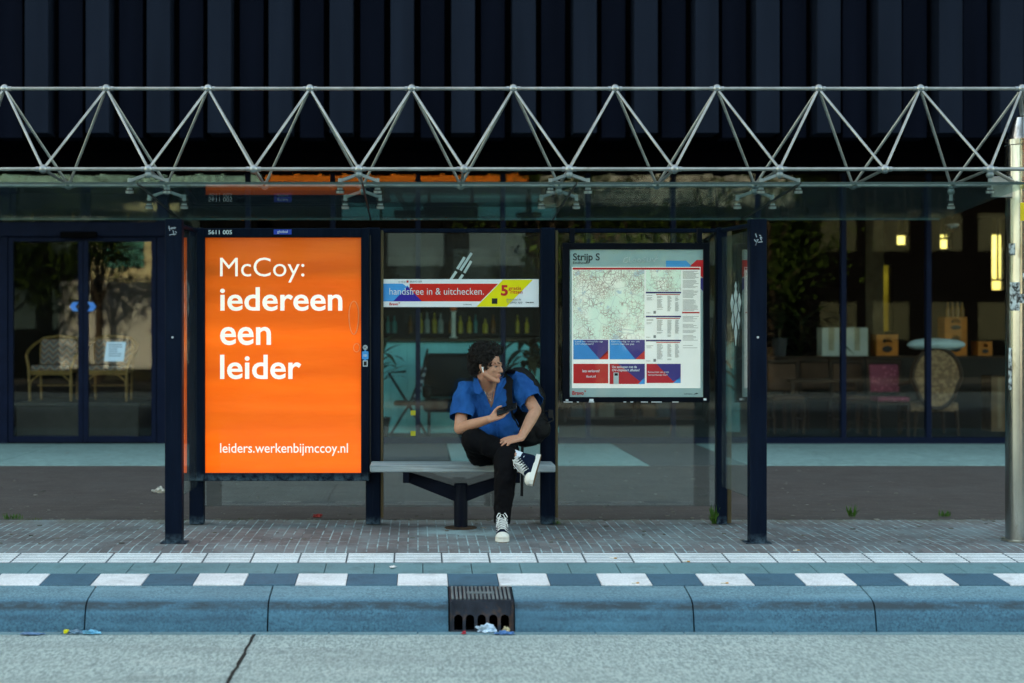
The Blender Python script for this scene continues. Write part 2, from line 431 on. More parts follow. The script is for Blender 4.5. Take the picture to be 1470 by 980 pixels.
pav = MB(); prof = [(10.304, -.3), (10.304, zp(10.304)), (10.5, 0), (12.03, 0), (12.03, -.3)]
pav.sweep(prof, -60, 60)
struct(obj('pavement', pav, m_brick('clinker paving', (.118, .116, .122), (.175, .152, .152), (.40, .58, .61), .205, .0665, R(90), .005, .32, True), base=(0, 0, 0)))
seam = MB(); seam.box(-60, 60, 12.03, 12.10, -.3, -.022); struct(obj('pavement_seam', seam, mat('seam earth', (.016, .016, .013), .95, var=.6, vs=20)))
fw = MB(); fw.box(-60, 60, 12.10, 17.0, -.3, -.003)
struct(obj('footway', fw, m_brick('footway paving', (.050, .041, .037), (.072, .056, .049), (.10, .095, .088), .205, .0665, 0, .006, .3), base=(0, 0, 0)))
# concrete apron slabs in front of the building, with brown strips between
slab, brown = MB(), MB()
def slabrun(x0, x1, step, b):
    x = x0
    while x < x1-.01:
        e = min(x+step, x1); b.box(x+.006, e-.006, 17.0, 20.35, -.3, .004, .004); x = e
slabrun(-60, .36-.9, 2.52, slab); slabrun(-.54, .36, .9, brown); slabrun(.36, 2.46, 2.1, slab)
slabrun(2.46, 3.52, 1.1, brown); slabrun(3.52, 60, 1.13*1.0, slab)
struct(obj('apron_slabs', slab, m_tiles('apron concrete', (.135, .245, .235), (.19, .33, .31), 14)))
struct(obj('apron_mats', brown, m_tiles('brown paving', (.045, .05, .05), (.06, .065, .065), 30)))

# ------------------------------------------------------------------ dark ribbed building
FY = 20.4
bld = thing('office_building', 'dark ribbed building with a glazed ground floor behind the bus shelter', 'building', (0, FY, 0))
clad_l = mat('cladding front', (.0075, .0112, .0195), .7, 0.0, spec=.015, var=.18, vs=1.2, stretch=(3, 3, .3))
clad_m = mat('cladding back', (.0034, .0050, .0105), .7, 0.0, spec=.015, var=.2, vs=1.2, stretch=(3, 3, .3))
blk = mat('black recess', (.003, .003, .0035), .9, spec=0)
CY, CZ = 18.0, 3.655
P = .685
fr, bk = MB(), MB()
x = W(0, 0, CY).x-.03-P*14
xs0 = W(123, 0, CY).x
k = -22
while k < 26:
    x0 = xs0+k*P
    fr.box(x0, x0+.262, CY, CY+.4, CZ, 26.0, .004)
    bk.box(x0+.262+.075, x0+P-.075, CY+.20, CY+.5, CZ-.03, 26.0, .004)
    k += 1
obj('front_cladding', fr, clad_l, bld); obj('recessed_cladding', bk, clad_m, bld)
bw = MB(); bw.box(-30, 30, CY+.45, CY+.9, CZ+.02, 26.0)
obj('upper_wall', bw, blk, bld)
so = MB(); so.box(-30, 30, CY+.35, FY+.2, CZ+.05, CZ+.25); obj('soffit', so, mat('soffit', (.003, .003, .004), .9, spec=0), bld)
roof = MB(); roof.box(-30, 30, CY+.46, 42, 26.0, 26.4); obj('roof', roof, blk, bld)
frm = mat('window frame', (.004, .008, .022), .55, spec=.04, var=.15)
bmh = MB(); bmh.box(-30, 30, FY-.02, FY+.12, 3.44, CZ+.05); obj('lintel', bmh, mat('lintel', (.003, .003, .0045), .8, spec=0), bld)
f = MB(); f.box(-30, 30, 42.0, 42.3, 5.0, 26.0); obj('sun_block_wall', f, blk, bld)  # unseen upper wall added to keep the sun out of the rooms
# interior shell
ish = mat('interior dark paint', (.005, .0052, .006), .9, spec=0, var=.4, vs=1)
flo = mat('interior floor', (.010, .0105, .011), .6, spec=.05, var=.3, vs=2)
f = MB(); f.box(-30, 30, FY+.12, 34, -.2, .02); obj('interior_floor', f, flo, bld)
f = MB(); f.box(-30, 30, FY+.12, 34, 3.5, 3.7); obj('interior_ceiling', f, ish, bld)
f = MB()
BWY = 29.0
f.box(-30, 7.4, BWY, BWY+.3, 0, 3.5)
wins = [W(1268, 0, BWY).x, W(1282, 0, BWY).x, W(1288, 0, BWY).x, W(1306, 0, BWY).x, W(1350, 0, BWY).x, W(1367, 0, BWY).x, W(1424, 0, BWY).x, W(1445, 0, BWY).x]
f.box(7.4, wins[0], BWY, BWY+.3, 0, 3.5)
f.box(wins[1], wins[2], BWY, BWY+.3, 0, 3.5); f.box(wins[3], wins[4], BWY, BWY+.3, 0, 3.5)
f.box(wins[5], wins[6], BWY, BWY+.3, 0, 3.5); f.box(wins[7], 30, BWY, BWY+.3, 0, 3.5)
f.box(wins[0]-.01, wins[1]+.01, BWY+.002, BWY+.298, 0, 1.45); f.box(wins[0]-.01, wins[1]+.01, BWY+.002, BWY+.298, 2.65, 3.5)
f.box(wins[2]-.01, wins[3]+.01, BWY+.002, BWY+.298, 0, 3.02)
f.box(wins[4]-.01, wins[5]+.01, BWY+.002, BWY+.298, 0, 2.95)
f.box(wins[6]-.01, wins[7]+.01, BWY+.002, BWY+.298, 0, 2.2)
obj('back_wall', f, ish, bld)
crm = glass_mat('cream dimming glass', (.80, .76, .52), .12, (.5, .45, .25), .04, 9)  # cream tint added to dim and warm the daylight in the slits
for a_, b_, z0_, z1_ in ((2, 3, 3.02, 3.5), (4, 5, 2.95, 3.5), (6, 7, 2.2, 3.5)):
    f = MB(); f.box(wins[a_], wins[b_], BWY+.1, BWY+.108, z0_, z1_); obj('cream_dimming_pane', f, crm, bld)
    f = MB(); xm_ = (wins[a_]+wins[b_])/2; f.box(wins[a_], wins[b_], BWY+.06, BWY+.098, z0_+.16, z0_+.2); f.box(xm_-.015, xm_+.015, BWY+.06, BWY+.097, z0_+.2, z1_); obj('glazing_bar', f, blk, bld)
fro = glass_mat('yellow dimming glass', (.24, .23, .10), .3, (.10, .095, .04), .04, 3)  # yellow tint and haze added to dim the daylight in this slit
f = MB(); f.box(wins[0], wins[1], BWY+.1, BWY+.11, 1.45, 2.65); obj('dimming_pane', f, fro, bld)
for xe in (-30.3, 30):
    f = MB(); f.box(xe, xe+.3, FY, 42, 0, 26); obj('end_wall', f, blk, bld)
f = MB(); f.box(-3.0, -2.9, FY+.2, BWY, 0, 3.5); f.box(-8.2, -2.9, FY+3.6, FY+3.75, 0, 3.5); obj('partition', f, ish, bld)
def mull(x0, x1, z0=.06, z1=3.44, d=.10, nm='mullion'):
    f = MB(); f.box(x0, x1, FY-.05, FY-.05+d, z0, z1, .004); return obj(nm, f, frm, bld)
rail = MB(); rail.box(W(240, 0, FY).x+.005, 30, FY-.045, FY+.06, .004, .085, .004); rail.box(-30, W(-10, 0, FY).x, FY-.045, FY+.06, .004, .085); obj('sill_rail', rail, frm, bld)
fg = glass_mat('facade glass', (.86, .91, .905), .0004, (.2, .25, .25), .018, .6)
mx = [W(600+122*k, 0, FY).x for k in range(-2, 19)]
for xm in mx: mull(xm-.032, xm+.032)
xsd = [W(240, 0, FY).x]+mx
for a, b in zip(xsd, xsd[1:]):
    if a > 13: break
    f = MB(); f.box(a+.034, b-.034, FY-.012, FY, .086, 3.439); obj('window_pane', f, fg, bld)
xl = [W(-10-122*k, 0, FY).x for k in range(5)]
for a, b in zip(xl[1:], xl):
    mull(a-.032, a+.032); f = MB(); f.box(a+.034, b-.034, FY-.012, FY, .086, 3.439); obj('window_pane', f, fg, bld)
# sliding doors
dz1 = CAMH+(480-340)/2300*FY; hz = CAMH+(480-319)/2300*FY
hd = MB(); hd.box(W(-10, 0, FY).x, W(240, 0, FY).x, FY-.10, FY+.10, dz1+.003, hz, .006); obj('door_header', hd, frm, bld)
f = MB(); f.box(W(-10, 0, FY).x, W(240, 0, FY).x, FY-.012, FY, hz+.002, 3.439); obj('window_pane', f, fg, bld)
s_ = MB(); s_.box(W(90, 0, FY).x, W(142, 0, FY).x, FY-.16, FY-.102, dz1-.02, dz1+.06, .01); obj('door_sensor', s_, blk, bld)
mull(W(-10, 0, FY).x, W(12, 0, FY).x, .005, dz1); mull(W(226, 0, FY).x, W(240, 0, FY).x, .005, hz+.3)
for a, b in ((13, 120.0), (120.6, 225)):
    x0, x1 = W(a, 0, FY).x, W(b, 0, FY).x
    f = MB(); wd = .062
    f.box(x0, x0+wd, FY-.04, FY+.01, .02, dz1, .003); f.box(x1-wd, x1, FY-.04, FY+.01, .02, dz1, .003)
    f.box(x0+wd, x1-wd, FY-.038, FY+.008, .02, .10, .003); f.box(x0+wd, x1-wd, FY-.038, FY+.008, dz1-.06, dz1, .003)
    dr = obj('sliding_door', f, frm, bld)
    f = MB(); f.box(x0+wd+.001, x1-wd-.001, FY-.02, FY-.01, .101, dz1-.061); obj('door_pane', f, fg, dr)
    sx = 1 if a > 50 else -1
    xc, zc = W(132 if sx > 0 else 108, 0, FY).x, W(0, 440, FY).z
    f = MB(); h = .058
    f.poly([(xc-sx*.05, zc+h), (xc+sx*.02, zc+h), (xc+sx*.062, zc), (xc+sx*.02, zc-h), (xc-sx*.05, zc-h), (xc-sx*.012, zc)], FY-.045, FY-.0415)
    obj('arrow_sticker', f, mat('blue sticker', (.03, .20, .62), .5, var=.05), dr)
# ------------------------------------------------------------------ the far side of the street, seen mirrored in the glass
pv2 = MB(); pv2.box(-60, 60, -40, -6.0, ROAD_Z-.3, ROAD_Z+.12)
struct(obj('far_pavement', pv2, m_tiles('far paving', (.03, .03, .03), (.045, .044, .042), 8)))
def block(name, label, x0, x1, y0, y1, h, wall, band, rows, glass_c, zoff=1.2):
    t = thing(name, label, 'building', ((x0+x1)/2, y0, ROAD_Z+.12)); z = ROAD_Z+.12
    f = MB(); f.box(x0, x1, y1, y0, z, h); obj('wall', f, wall, t)
    gmx = mat(name+' glazing', glass_c, .12, .0, var=.1, spec=.3)
    for zz in rows:
        x = x0+.5
        while x < x1-1.6:
            f = MB(); f.box(x, x+1.3, y0-.06, y0+.04, zz, zz+1.35); w_ = obj('window', f, gmx, t); x += 1.9
    if band:
        bz0, bz1, bm2 = band; f = MB(); f.box(x0-.2, x1+.2, y0+.002, y0+.5, bz0, bz1); obj('fascia', f, bm2, t)
    return t
cream = mat('dark render', (.006, .006, .006), .8, spec=0); whit = mat('grey render', (.008, .008, .008), .8, spec=0); tealw = mat('teal cladding', (.005, .006, .006), .5, spec=0); brk = mat('red brick wall', (.006, .005, .005), .9, spec=0)
block('shop_building', 'dark rendered shop building across the street mirrored in the windows', -5.0, 3.5, -14, -26, 9.5, cream, (6.55, 7.1, mat('orange fascia', (.85, .22, .03), .5)), (3.0, 7.4), (.05, .08, .10))
block('office_block', 'dark office block with a teal band across the street mirrored above the doors', -17, -5.6, -15, -28, 12, tealw, (6.5, 7.15, mat('teal fascia', (.30, .75, .92), .5, var=.8, vs=3, stretch=(5, 1, .2))), (1.6, 4.2, 8.6), (.05, .08, .09))
block('grey_building', 'grey building across the street mirrored at the right', 4.5, 13, -16, -30, 8, whit, (5.9, 7.4, mat('pale fascia', (.50, .52, .52), .5)), (1.0, 3.6), (.12, .13, .11))
block('brick_building', 'red brick building across the street mirrored at the right end', 14, 26, -17, -30, 11, brk, None, (1.2, 4.4, 7.6), (.08, .085, .06))
# cream corner house and box truck
block('corner_house', 'cream corner house across the street mirrored in the right door leaf', -11.2, -8.2, -14.2, -14.9, 5.9, mat('cream render', (.75, .68, .45), .8), (5.2, 5.6, mat('dark fascia', (.03, .04, .04), .5)), (3.7,), (.10, .35, .33))
# delivery van
def van(x, y, label):
    t = thing('delivery_van', label, 'van', (x, y, ROAD_Z+.12)); z = ROAD_Z+.12
    pr = [(-2.4, .45), (2.4, .45), (2.45, 1.2), (1.8, 1.5), (1.3, 2.4), (.7, 2.45), (.68, 3.3), (-2.35, 3.3), (-2.42, 3.2)]
    f = MB(); f.poly([(x+a, z+b) for a, b in pr], y-.9, y+.9); obj('body', f, mat('white van paint', (.75, .76, .75), .3), t)
    f = MB(); f.poly([(x+.85, z+1.5), (x+1.65, z+1.5), (x+1.2, z+2.2), (x+.85, z+2.2)], y+.9, y+.915); obj('side_window', f, rub, t)
    for dx in (-1.5, 1.6):
        for s in (-1, 1): f = MB(); f.rod((x+dx, y+s*.72, z+.34), (x+dx, y+s*.93, z+.34), .34, n=20); obj('wheel', f, rub, t)
    return t
van(-9.3, -12.4, 'white box van across the street mirrored in the right door leaf')
def tree(x, y, h, r, seed, label):
    rr = random.Random(seed); t = thing('street_tree', label, 'tree', (x, y, ROAD_Z+.12), 'trees across the street'); z = ROAD_Z+.12
    f = MB(); f.tube([Vector((x, y, z)), Vector((x+.05, y, z+h*.35)), Vector((x-.1, y, z+h*.8))], [.16, .12, .04], 8)
    cl = []
    for i in range(9):
        a = rr.uniform(0, 6.28); q = Vector((x+math.cos(a)*r*rr.uniform(.2, .8), y+math.sin(a)*r*rr.uniform(.2, .8), z+h*rr.uniform(.45, .95))); cl.append(q)
        f.tube([Vector((x, y, z+h*.38)), q], [.06, .015], 5)
    obj('trunk', f, mat('bark %d' % seed, (.07, .05, .035), .9), t)
    f = MB()
    for i in range(2600):
        q = rr.choice(cl)+Vector((rr.gauss(0, 1), rr.gauss(0, 1), rr.gauss(0, .8)))*r*.28; s = rr.uniform(.05, .12)
        u = Vector((rr.gauss(0, 1), rr.gauss(0, 1), rr.gauss(0, 1))).normalized(); v = u.orthogonal().normalized()
        f.bm.faces.new([f.bm.verts.new(p) for p in (q-u*s, q+v*s*.6, q+u*s, q-v*s*.6)])
    obj('crown', f, mat('tree leaf %d' % seed, (.035, .06, .012), .7, spec=.05, var=.5, vs=2), t, recalc=False)
tree(-13.2, -10.5, 5.6, 1.9, 31, 'leafy street tree mirrored in the left door leaf')
tree(-10.3, -10.8, 6.2, 1.5, 36, 'slim leafy street tree mirrored in the right door leaf')
tree(3.9, -10.5, 7.5, 2.6, 32, 'leafy street tree mirrored behind the map case')
tree(6.8, -11.5, 7.0, 2.4, 34, 'leafy street tree mirrored beside the right front post')
tree(11.6, -12.0, 7.5, 2.6, 35, 'leafy street tree mirrored above the antique armchair')
tree(9.5, -9.5, 6.0, 2.2, 33, 'leafy street tree mirrored near the steel column')
# ------------------------------------------------------------------ space-frame canopy
steel = mat('galvanised steel', (.27, .28, .265), .33, .75, var=.25, vs=9, dirt=(.16, .14, .11), dirt_lo=.62, ds=7)
steel2 = mat('node steel', (.27, .29, .29), .30, .85, var=.15, vs=12)
armm = mat('cast spider arm', (.16, .20, .20), .45, .5, var=.15)
DT, DF, DR = 10.6, 10.25, 11.0
BAY = .673
xf0 = W(213, 0, DF).x
ZT, ZF, ZR = W(0, 127, DT).z, W(0, 242.5, DF).z, W(0, 266, DR).z
can = thing('canopy', 'glass bus stop canopy hung under a triangular steel rod space frame', 'canopy', (0, 10.6, 2.2))
rx = random.Random(3)
kk = range(-7, 10)
fn = [Vector((xf0+k*BAY, DF, ZF)) for k in kk]; rn = [Vector((xf0+k*BAY, DR, ZR)) for k in kk]
tn = [Vector((xf0+(k-.5)*BAY, DT, ZT)) for k in kk]
for nm, ns in (('top_chord', tn), ('front_chord', fn), ('rear_chord', rn)):
    f = MB()
    for a, b in zip(ns, ns[1:]): f.rod(a, b, .0122, n=12)
    obj(nm, f, steel, can, True)
for ns in (tn, fn, rn):
    for p in ns:
        if abs(p.x) > 4.3: continue
        f = MB(); f.ball(p, .030, 3)
        f.rod(p-Vector((.046, 0, 0)), p+Vector((.046, 0, 0)), .016, n=12); obj('node_ball', f, steel2, can, True)
for i, p in enumerate(tn):
    if abs(p.x) > 4.4: continue
    for q in ((fn[i], rn[i]) if i == 0 else (fn[i-1], rn[i-1], fn[i], rn[i])):
        f = MB(); d = (q-p).normalized(); f.rod(p, q, .0098, n=10)
        f.rod(p+d*.025, p+d*.06, .007, .0098, n=10); obj('diagonal_rod', f, steel, can, True)
for i in range(len(fn)):
    if abs(fn[i].x) > 4.3: continue
    f = MB(); f.rod(fn[i], rn[i], .0098, n=10); obj('cross_rod', f, steel, can, True)
# glass roof, rising a little towards the road
cg = glass_mat('canopy glass', (.80, .90, .88), .022, (.14, .22, .23), .04, 2.2, k=.30)
cedge = mat('canopy glass edge', (.03, .055, .055), .25, var=.1)
def gz(y): return 2.335-.053*(y-10.1)
sl = .053
GY0, GY1 = 10.1, 11.9
for a, b in ((-4.57, -3.17), (-3.17, -1.77), (-1.77, -.35), (-.35, 1.0), (1.0, 2.41), (2.41, 3.88)):
    f = MB(); yc = (GY0+GY1)/2; h = (GY1-GY0)/2
    f.obox(Vector(((a+b)/2, yc, gz(yc)+.008)), Vector(((b-a)/2-.006, 0, 0)), Vector((0, h, -sl*h)), Vector((0, sl*.008, .008)))
    g_ = obj('glass_panel', f, cg, can)
    f = MB(); f.obox(Vector(((a+b)/2, GY0-.004, gz(GY0)+.008)), Vector(((b-a)/2-.006, 0, 0)), Vector((0, .003, 0)), Vector((0, 0, .008)))
    f.obox(Vector(((a+b)/2, GY1+.004, gz(GY1)+.008)), Vector(((b-a)/2-.006, 0, 0)), Vector((0, .003, 0)), Vector((0, 0, .008)))
    obj('glass_edge', f, cedge, g_)
f = MB()
for xj in (-3.17, -1.77, -.35, 1.0, 2.41):
    f.obox(Vector((xj, (GY0+GY1)/2, gz((GY0+GY1)/2)+.008)), Vector((.0045, 0, 0)), Vector((0, .9, -sl*.9)), Vector((0, 0, .0065)))
obj('joint_seal', f, rub, can)
def spider(node, y, xb):
    z = gz(y)
    f = MB(); f.rod(node, (node.x, y, z+.10), .013, n=10); f.ball((node.x, y, z+.085), .026, 2)
    for s in xb:
        e = Vector((node.x+s, y, z+.045)); c0 = Vector((node.x, y, z+.088)); d = e-c0
        f.obox((c0+e)/2, d/2, Vector((0, .009, 0)), Vector((0, 0, .012)), .004)
    sp = obj('spider_fitting', f, armm, can, True)
    for s in xb:
        f = MB(); px = node.x+s
        f.rod((px, y, z+.02), (px, y, z+.062), .013, n=12); f.rod((px, y, z-.012), (px, y, z), .019, n=18); f.rod((px, y, z-.036), (px, y, z-.012), .013, n=14)
        f.rod((px, y, z-.034), (px, y, z-.020), .026, n=18)
        b_ = obj('bolt', f, armm, sp, True)
        f = MB(); f.rod((px, y, z-.0195), (px, y, z-.0125), .0275, n=18); obj('washer', f, rub, b_, True)
for k in (-4, -2, 0, 2, 4, 6):
    i = k+7
    if abs(fn[i].x) < 4.3:
        spider(fn[i], DF, (-.12, .12)); spider(rn[i], DR, (-.12, .12))
i = 8+7; spider(fn[i], DF, (0.0,)); spider(rn[i], DR, (0.0,))

# steel support column
pole_m = mat('weathered steel column', (.36, .37, .36), .20, 1.0, var=.3, vs=4, stretch=(1, 1, .35), dirt=(.13, .10, .06), dirt_lo=.56, ds=5)
px_, py_ = W(1468, 0, 10.8).x, 10.8
pole = thing('steel_column', 'thick stainless steel round column carrying the canopy at the right edge', 'column', (px_, py_, 0))
f = MB(); f.lathe([(.112, 0), (.112, 2.66), (.118, 2.665), (.118, 2.70), (.10, 2.72), (.055, 2.85), (.02, 2.87)], (px_, py_, 0), 40); obj('shaft', f, pole_m, pole, True)
f = MB(); f.lathe([(.14, .003), (.14, .012), (.113, .014)], (px_, py_, 0), 32); obj('base_ring', f, steel, pole, True)
f = MB(); f.rod((px_, py_, 2.85), (tn[-1].x if abs(tn[-1].x-px_) < .3 else px_-.02, DT+.05, ZT), .016); obj('tie_rod', f, steel, pole, True)
f = MB(); f.obox(Vector((px_-.13, py_-.05, 2.38)), Vector((.10, .0, .0)), Vector((0, .012, 0)), Vector((0, 0, .07)), .004); f.rod(fn[15], (px_-.1, py_-.1, 2.41), .0125); obj('bracket', f, steel, pole, True)
def on_pole(name, ang0, ang1, z0, z1, m, lift=.0015):
    f = MB(); n = 8; r = .112+lift; ring = []
    for i in range(n+1):
        a = R(ang0+(ang1-ang0)*i/n); ring.append((px_+r*math.sin(a), py_-r*math.cos(a)))
    for (a, b) in zip(ring, ring[1:]):
        v = [f.bm.verts.new((a[0], a[1], z0)), f.bm.verts.new((b[0], b[1], z0)), f.bm.verts.new((b[0], b[1], z1)), f.bm.verts.new((a[0], a[1], z1))]
        f.bm.faces.new(v)
    return obj(name, f, m, pole, True, recalc=False)
on_pole('yellow_sticker', -28, 40, 2.15, 2.27, mat('yellow sticker', (.75, .55, .03), .5, dirt=(.2, .15, .05)))
sticker_w = mat('torn sticker', (.5, .56, .58), .6, dirt=(.03, .03, .03), dirt_lo=.45, ds=30)
for z0, z1, a0, a1 in ((1.92, 2.0, -70, -45), (1.55, 1.74, -66, -30), (1.60, 1.66, -40, 5), (1.02, 1.3, -72, -58), (1.75, 1.8, -20, 20)):
    on_pole('torn_sticker', a0, a1, z0, z1, sticker_w)

# ------------------------------------------------------------------ bus shelter
def m_post():
    t = NT('navy powder coat'); v = t.coord()
    n = t.noise(t.coord((6, 6, .5)), 3.0, 6, .65); n2 = t.noise(t.coord((26, 26, 1.1)), 2.2, 5, .7)
    c = t.mix(t.ramp(n, .35, .7), (.0018, .0046, .0120), (.0040, .0092, .021))
    s = t.n('ShaderNodeSeparateXYZ'); t.l(t.coord(), s.inputs[0])
    c = t.mix(t.ramp(n2, .63, .70, 0, .45), c, (.016, .024, .04))
    low = t.math('MULTIPLY', t.ramp(s.outputs['Z'], .07, .0), t.ramp(t.noise(v, 22, 5, .7), .38, .6))
    c = t.mix(low, c, (.06, .10, .13))
    return t.done(t.bsdf(c, .5, spec=.035))
navy = m_post()
gold_lit = mat('gold lit post flank', (.085, .065, .035), .4, .3, var=.35, vs=4, stretch=(3, 3, .4))
sh = thing('bus_shelter', 'dark navy steel and glass bus shelter with poster case and bench', 'bus shelter', (0, 11.2, 0))
OY, IY = 10.65, 11.70
def post(x0, x1, y0, y1, z1, nm='post', m=navy):
    f = MB(); f.box(x0, x1, y0, y1, .002, z1, .005); return obj(nm, f, m, sh)
def pair(a, b, D): return W(a, 0, D).x, W(b, 0, D).x
ZO, ZI = W(0, 314, OY).z, W(0, 326.5, IY).z
for a, b in ((236.5, 261), (1077, 1101)):
    x0, x1 = pair(a, b, OY); p = post(x0, x1, OY, OY+.10, ZO, 'front_post')
    f = MB(); xc = (x0+x1)/2; f.box(x0-.03, x1+.03, OY-.015, OY+.13, .001, .006, .001); obj('foot_plate', f, navy, p)
    f = MB(); zs = W(0, 484, OY).z; f.rod((xc-.005, OY-.006, zs), (xc-.005, OY+.002, zs), .008, n=12); obj('screw_cap', f, mat('pale cap', (.35, .37, .38), .5), p, True)
inner = [(271.5, 292), (525, 546), (776.5, 797), (1029.5, 1044)]
for i, (a, b) in enumerate(inner):
    x0, x1 = pair(a, b, IY)
    ztop = ZI
    p = post(x0, x1, IY, IY+.10, ztop, 'rear_post')
    if i:      # strip coloured for the gold light on the right flank
        f = MB(); f.box(x1+.001, x1+(.022 if i < 3 else .034), IY+.012, IY+.085, .05 if i < 3 else .01, ztop-.02, .003); obj('lit_flank', f, gold_lit, p)
px = [pair(a, b, IY) for a, b in inner]
# rails
f = MB()
zr0, zr1 = W(0, 333, IY).z, W(0, 327.5, IY).z
for (a0, a1), (b0, b1) in zip(px, px[1:]):
    f.box(a1+.001, b0-.001, IY+.03, IY+.07, zr0, zr1, .003)
obj('top_rail', f, navy, sh)
for (fa, fb), (ra, rb) in (((236.5, 261), inner[0]), ((1077, 1101), inner[3])):
    xa = sum(pair(fa, fb, OY))/2; xb = sum(pair(ra, rb, IY))/2
    f = MB(); f.rod((xa, OY+.08, ZO-.03), (xb, IY+.02, ZI-.02), .016, n=8); obj('side_rail', f, navy, sh)
sg = glass_mat('shelter glass', (.88, .94, .93), .022, (.30, .38, .38), .045, 1.6)
zb, zt = W(0, 727.5, IY).z, zr0-.004
def pane(x0, x1): 
    f = MB(); f.box(x0, x1, IY+.044, IY+.052, zb, zt); return obj('glass_pane', f, sg, sh)
pane(px[0][1]+.003, px[1][0]-.003)
gm_ = pane(px[1][1]+.024, px[2][0]-.003); gr_ = pane(px[2][1]+.024, px[3][0]-.003)
sides = []
for (fa, fb), (ra, rb) in (((236.5, 261), inner[0]), ((1077, 1101), inner[3])):
    xa = sum(pair(fa, fb, OY))/2; xb = sum(pair(ra, rb, IY))/2
    a = Vector((xa, OY+.105, 0)); b = Vector((xb, IY-.005, 0)); d = (b-a); n = Vector((d.y, -d.x, 0)).normalized()
    f = MB(); z0, z1 = .28, ZO-.06
    f.obox((a+b)/2+Vector((0, 0, (z0+z1)/2)), d/2, n*.004, Vector((0, 0, (z1-z0)/2))); sides.append((obj('glass_pane', f, sg, sh), a, b, n))
# frosted ornament stickers on the side panes
frost = mat('frosted sticker', (.30, .37, .38), .7, var=.3, vs=20)
for (o_, a, b, n), yy in zip(sides, (428, 445)):
    t_ = .55; c = a.lerp(b, t_); zc = W(0, yy, c.y).z; dd = (b-a).normalized()
    f = MB()
    for (u, v, ru, rv) in ((0, .10, .05, .055), (-.075, .05, .05, .06), (.075, .05, .05, .06), (0, 0, .06, .07), (-.06, -.07, .04, .055), (.06, -.07, .04, .055), (0, -.15, .04, .085), (0, .16, .03, .03)):
        q = c+dd*u*1.4+Vector((0, 0, zc+v*1.05)); 
        f.obox(q-n*.006, dd*ru*.5+Vector((0, 0, rv*.55)), dd*ru*.5-Vector((0, 0, rv*.55)), n*.001)
    obj('frosted_sticker', f, frost, o_)
# white slashes on the middle pane
f = MB(); ys = IY+.043
wl = mat('pale slash sticker', (.42, .50, .50), .6, var=.1)
for (xa, ya, xb, yb) in ((656.5, 386, 667, 369), (661, 388, 677, 363), (666.5, 391.5, 676.5, 374.5), (646.5, 402, 655, 389.5), (659, 402, 664.5, 394)):
    A, B = W(xa, ya, ys), W(xb, yb, ys); d = B-A; n = Vector((d.z, 0, -d.x)).normalized()
    f.obox((A+B)/2-Vector((0, .002, 0)), d/2, n*.0095, Vector((0, .001, 0)))
obj('slash_sticker', f, wl, gm_)
f = MB()
for yy in (592.5, 622): c = W(593, yy, ys); f.box(c.x-.018, c.x+.018, ys-.003, ys-.001, c.z-.018, c.z+.018)
obj('yellow_sticker', f, mat('yellow green sticker', (.50, .48, .04), .5), gm_)
# small smudges and graffiti on the front posts
f = MB(); sc = random.Random(5)
for cx, cy in ((248, 331), (1089, 343)):
    for j in range(9):
        c = W(cx+sc.uniform(-5, 5), cy+sc.uniform(-6, 6), OY-.001); a = sc.uniform(0, 6.28); L = sc.uniform(.006, .018)
        f.obox(c, Vector((math.cos(a)*L, 0, math.sin(a)*L)), Vector((-math.sin(a)*.0028, 0, math.cos(a)*.0028)), Vector((0, .0008, 0)))
obj('graffiti_tag', f, mat('pale marker', (.32, .37, .42), .7), sh)

# ------------------------------------------------------------------ poster case
BY = IY-.055                      # front face of the case
def PX(x): return W(x, 0, BY).x
def PZ(y): return W(0, y, BY).z
cs = thing('poster_case', 'navy framed advertising case with a large orange poster', 'poster case', (PX(408), BY, PZ(690)))
outer = (PX(281), PX(530), PZ(690.5), PZ(327)); inn = (PX(293.8), PX(518.3), PZ(679.2), PZ(340.3))
f = MB(); y0, y1 = BY, BY+.052
f.box(outer[0], inn[0], y0, y1, outer[2], outer[3], .006); f.box(inn[1], outer[1], y0, y1, outer[2], outer[3], .006)
f.box(inn[0]-.004, inn[1]+.004, y0+.002, y1-.002, outer[2]+.001, inn[2], .005); f.box(inn[0]-.004, inn[1]+.004, y0+.002, y1-.002, inn[3], outer[3]-.001, .005)
obj('frame', f, navy, cs)
f = MB(); f.box(inn[0]-.003, inn[1]+.003, y1-.006, y1+.001, inn[2]-.003, inn[3]+.003); obj('back_panel', f, navy, cs)
def m_poster():
    t = NT('orange poster'); v = t.coord()
    n = t.noise(t.coord((.6, 1, 3.2)), 1.6, 4); n2 = t.noise(t.coord((.35, 1, 6)), 1.1, 3)
    c = t.mix(t.ramp(n, .3, .7), (.80, .10, .008), (.86, .135, .012)); c = t.mix(t.ramp(n2, .5, .75, 0, .25), c, (.86, .20, .03))
    b = t.bsdf(c, .35, spec=.3, bump=t.noise(t.coord((.5, 1, 2.2)), 3.0, 3), bdist=.010, Coat_Weight=.4, Coat_Roughness=.06)
    t.l(c, b.inputs['Emission Color'])
    # lit from behind by lamps that show as soft bands through the sheet
    z = t.n('ShaderNodeSeparateXYZ'); t.l(t.coord(), z.inputs[0])
    bands = t.math('ADD', t.ramp(z.outputs['Z'], 1.72, .10, 0, .10), t.ramp(t.noise(t.coord((.10, 1, 2.1)), 1.6, 1), .38, .68, 0, .07)); t.l(bands, b.inputs['Emission Strength'])
    return t.done(b)
POSTER_GLOW = .10
yp = BY+.030
f = MB(); f.box(inn[0]+.001, inn[1]-.001, yp, yp+.004, inn[2]+.001, inn[3]-.001); poster = obj('poster', f, m_poster(), cs)
wh = mat('white print', (.80, .80, .81), .5, var=.02, emit=.08)
def QX(x): return W(x, 0, yp).x
def QZ(y): return W(0, y, yp).z
